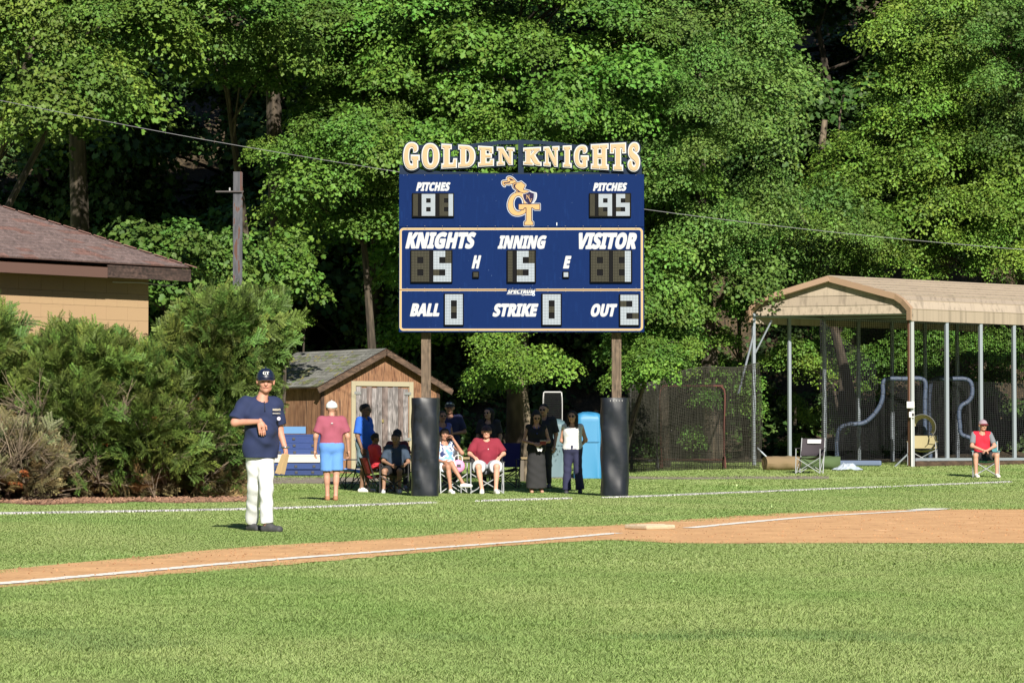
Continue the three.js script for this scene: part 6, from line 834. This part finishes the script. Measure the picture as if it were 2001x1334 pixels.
person('stout man in maroon tee, grey shorts and dark cap sitting back in a chair', { pos: stand(951, 56.4), turn: 0.03, H: 1.76, sit: true, seat: 0.47, fat: 1.22, belly: 0.03, wide: 1.08, skin: [0.58, 0.31, 0.22], look: [-0.06, 0.05, 1], J: { knL: [-0.17, 0.53, 0.38], knR: [0.19, 0.53, 0.38], anL: [-0.1, 0.08, 0.42], anR: [0.17, 0.08, 0.42], elL: [-0.33, 0.78, -0.05], elR: [0.33, 0.78, -0.05], wrL: [-0.24, 0.71, 0.16], wrR: [0.25, 0.71, 0.16], shL: [-0.2, 1.0, -0.14], shR: [0.2, 1.0, -0.14], neck: [0, 1.05, -0.15], head: [0, 1.2, -0.1] }, footL: -0.1, footR: 0.15, handL: { palm: [0, -1, 0], curl: 0.5 }, handR: { palm: [0, -1, 0], curl: 0.5 }, shirt: { color: srgb(128, 34, 52), sleeve: 0.9, hem: -0.05, loose: 0.03, wrinkle: 0.006 }, pants: { color: srgb(176, 180, 186), len: 0.86, loose: 0.034, flare: 0.016 }, cap: { color: srgb(70, 54, 62) }, hair: { color: lin(0.2, 0.18, 0.16), line: 0.03 }, shoes: lin(0.6, 0.6, 0.59), extra(t, { T }) { const p = T(0.6, 0.03, 0.175); mesh('pendant', rbox(0.018, 0.035, 0.008, 0.003, p.x, p.y, p.z), mat(lin(0.7, 0.7, 0.65), 0.4), t); } });
person('woman in a long black dress looking down at the phone in her hands', { pos: stand(1048, 57.2), turn: 0.05, H: 1.62, slim: true, bust: true, skin: [0.5, 0.27, 0.19], look: [0.15, -0.35, 1], glasses: true, J: { elL: [-0.27, 1.12, 0], wrL: [-0.05, 1.06, 0.22], elR: [0.27, 1.12, 0], wrR: [0.09, 1.06, 0.24] }, handL: { palm: [0, -0.5, -1], curl: 0.6 }, handR: { palm: [0, -0.5, -1], curl: 0.6 }, shirt: { color: lin(0.013, 0.013, 0.015), sleeve: 0, hem: -0.1, loose: 0.018, collarR: 0.09, name: 'bodice' }, skirt: { to: [0, 0.1, 0.02], color: lin(0.02, 0.02, 0.022) }, hair: { color: darkHair, line: 0.055, locks: [[[-0.075, 0.02, -0.02], [-0.1, -0.26, 0.02], 0.05], [[0.075, 0.02, -0.02], [0.1, -0.26, 0.02], 0.05], [[0, 0, -0.07], [0, -0.24, -0.08], 0.07], [[0, 0.1, -0.04], [0, 0.09, -0.06], 0.07]] }, extra(t, { T, J }) { mesh('lanyard', [rod(T(0.93, -0.05, 0.07), T(0.62, 0.01, 0.15), 0.006), rod(T(0.93, 0.05, 0.07), T(0.62, 0.01, 0.15), 0.006)], mat(srgb(40, 80, 190), 0.6), t); mesh('tissue', [box(0.05, 0.09, 0.012, J.wrL.x + 0.07, J.wrL.y - 0.1, J.wrL.z + 0.06, 0.3, 0, 0.4), box(0.04, 0.08, 0.012, J.wrL.x + 0.13, J.wrL.y - 0.11, J.wrL.z + 0.06, 0, 0, -0.4)], mat(lin(0.75, 0.75, 0.75), 0.8), t); } });
{ const t = thing('phone', 'small phone in a red brown case held by the woman in black', 'phone', stand(1048, 57.2).add(V(0.13, 0.94, 0.33))); mesh('case', rbox(0.12, 0.075, 0.012, 0.005, 0, 0.06, 0), mat(srgb(150, 60, 50), 0.5), t); mesh('edge', box(0.12, 0.012, 0.02, 0, 0.104, 0), mat(lin(0.7, 0.7, 0.7), 0.4), t); }
person('person in black tee standing close behind the woman in the long dress', { pos: stand(1063, 60.2), turn: -0.3, H: 1.76, skin: [0.4, 0.22, 0.15], shirt: { color: lin(0.016, 0.018, 0.026), sleeve: 0.9, hem: -0.18, loose: 0.028 }, pants: { color: lin(0.03, 0.03, 0.03), len: 1.95 }, hair: { color: darkHair }, glasses: true, shoes: lin(0.05, 0.05, 0.05) });
person('woman in sleeveless white top and navy trousers with arms behind her back', { pos: stand(1119, 56.3), turn: -0.12, H: 1.62, bust: true, fat: 1.06, skin: [0.52, 0.28, 0.2], look: [-0.15, 0.02, 1], glasses: true, J: { elL: [-0.24, 1.13, -0.1], wrL: [-0.08, 0.96, -0.2], elR: [0.27, 1.14, -0.08], wrR: [0.1, 0.97, -0.2], anL: [-0.13, 0.08, 0], anR: [0.16, 0.08, 0], knL: [-0.11, 0.5, 0.02], knR: [0.12, 0.5, 0.02] }, shirt: { color: lin(0.6, 0.6, 0.6), sleeve: 0, hem: -0.04, loose: 0.02, collarR: 0.085 }, pants: { color: srgb(40, 42, 72), len: 1.98, loose: 0.026, flare: 0.034 }, hair: { color: lin(0.02, 0.015, 0.012), line: 0.05, locks: [[[-0.075, 0.02, -0.02], [-0.1, -0.24, 0.03], 0.048], [[0.075, 0.02, -0.02], [0.1, -0.24, 0.03], 0.048], [[0, 0, -0.07], [0, -0.2, -0.08], 0.07]] }, shoes: lin(0.03, 0.03, 0.04) });
person('man in red sleeveless top over grey tee with patterned cap sitting by the cage', { pos: stand(1920, 67), turn: 0.05, H: 1.74, sit: true, seat: 0.46, fat: 1.05, skin: fair, look: [0.15, -0.05, 1], J: { elL: [-0.27, 0.74, 0.1], elR: [0.27, 0.74, 0.1], wrL: [-0.05, 0.64, 0.3], wrR: [0.06, 0.64, 0.3], knL: [-0.24, 0.52, 0.36], knR: [0.26, 0.52, 0.36], anL: [-0.23, 0.08, 0.36], anR: [0.25, 0.08, 0.4], neck: [0, 1.05, -0.06], head: [0.02, 1.22, -0.01], shL: [-0.19, 1.01, -0.07], shR: [0.19, 1.01, -0.07] }, handL: { dir: [0.9, -0.2, 0.3], palm: [0, -1, 0], curl: 0.6 }, handR: { dir: [-0.9, -0.2, 0.3], palm: [0, -1, 0], curl: 0.6 }, shirt: { color: srgb(196, 30, 52), sleeve: 0, hem: -0.04, loose: 0.024 }, pants: { color: lin(0.02, 0.02, 0.022), len: 0.75, loose: 0.034 }, cap: { color: srgb(150, 130, 140), brimColor: srgb(120, 30, 40) }, glasses: true, shoes: lin(0.62, 0.58, 0.56), extra(t, { J, s }) { for (const S of ['L', 'R']) mesh('tee_sleeve', field([bone(J['sh' + S], mixV(J['sh' + S], J['el' + S], 0.8), 0.072, 0.066, { flat: true })], 0.0135, 0.02, { wrinkle: 0.004 }), mat(srgb(112, 116, 122), 0.9), t); } });
renderer.render(scene, camera);
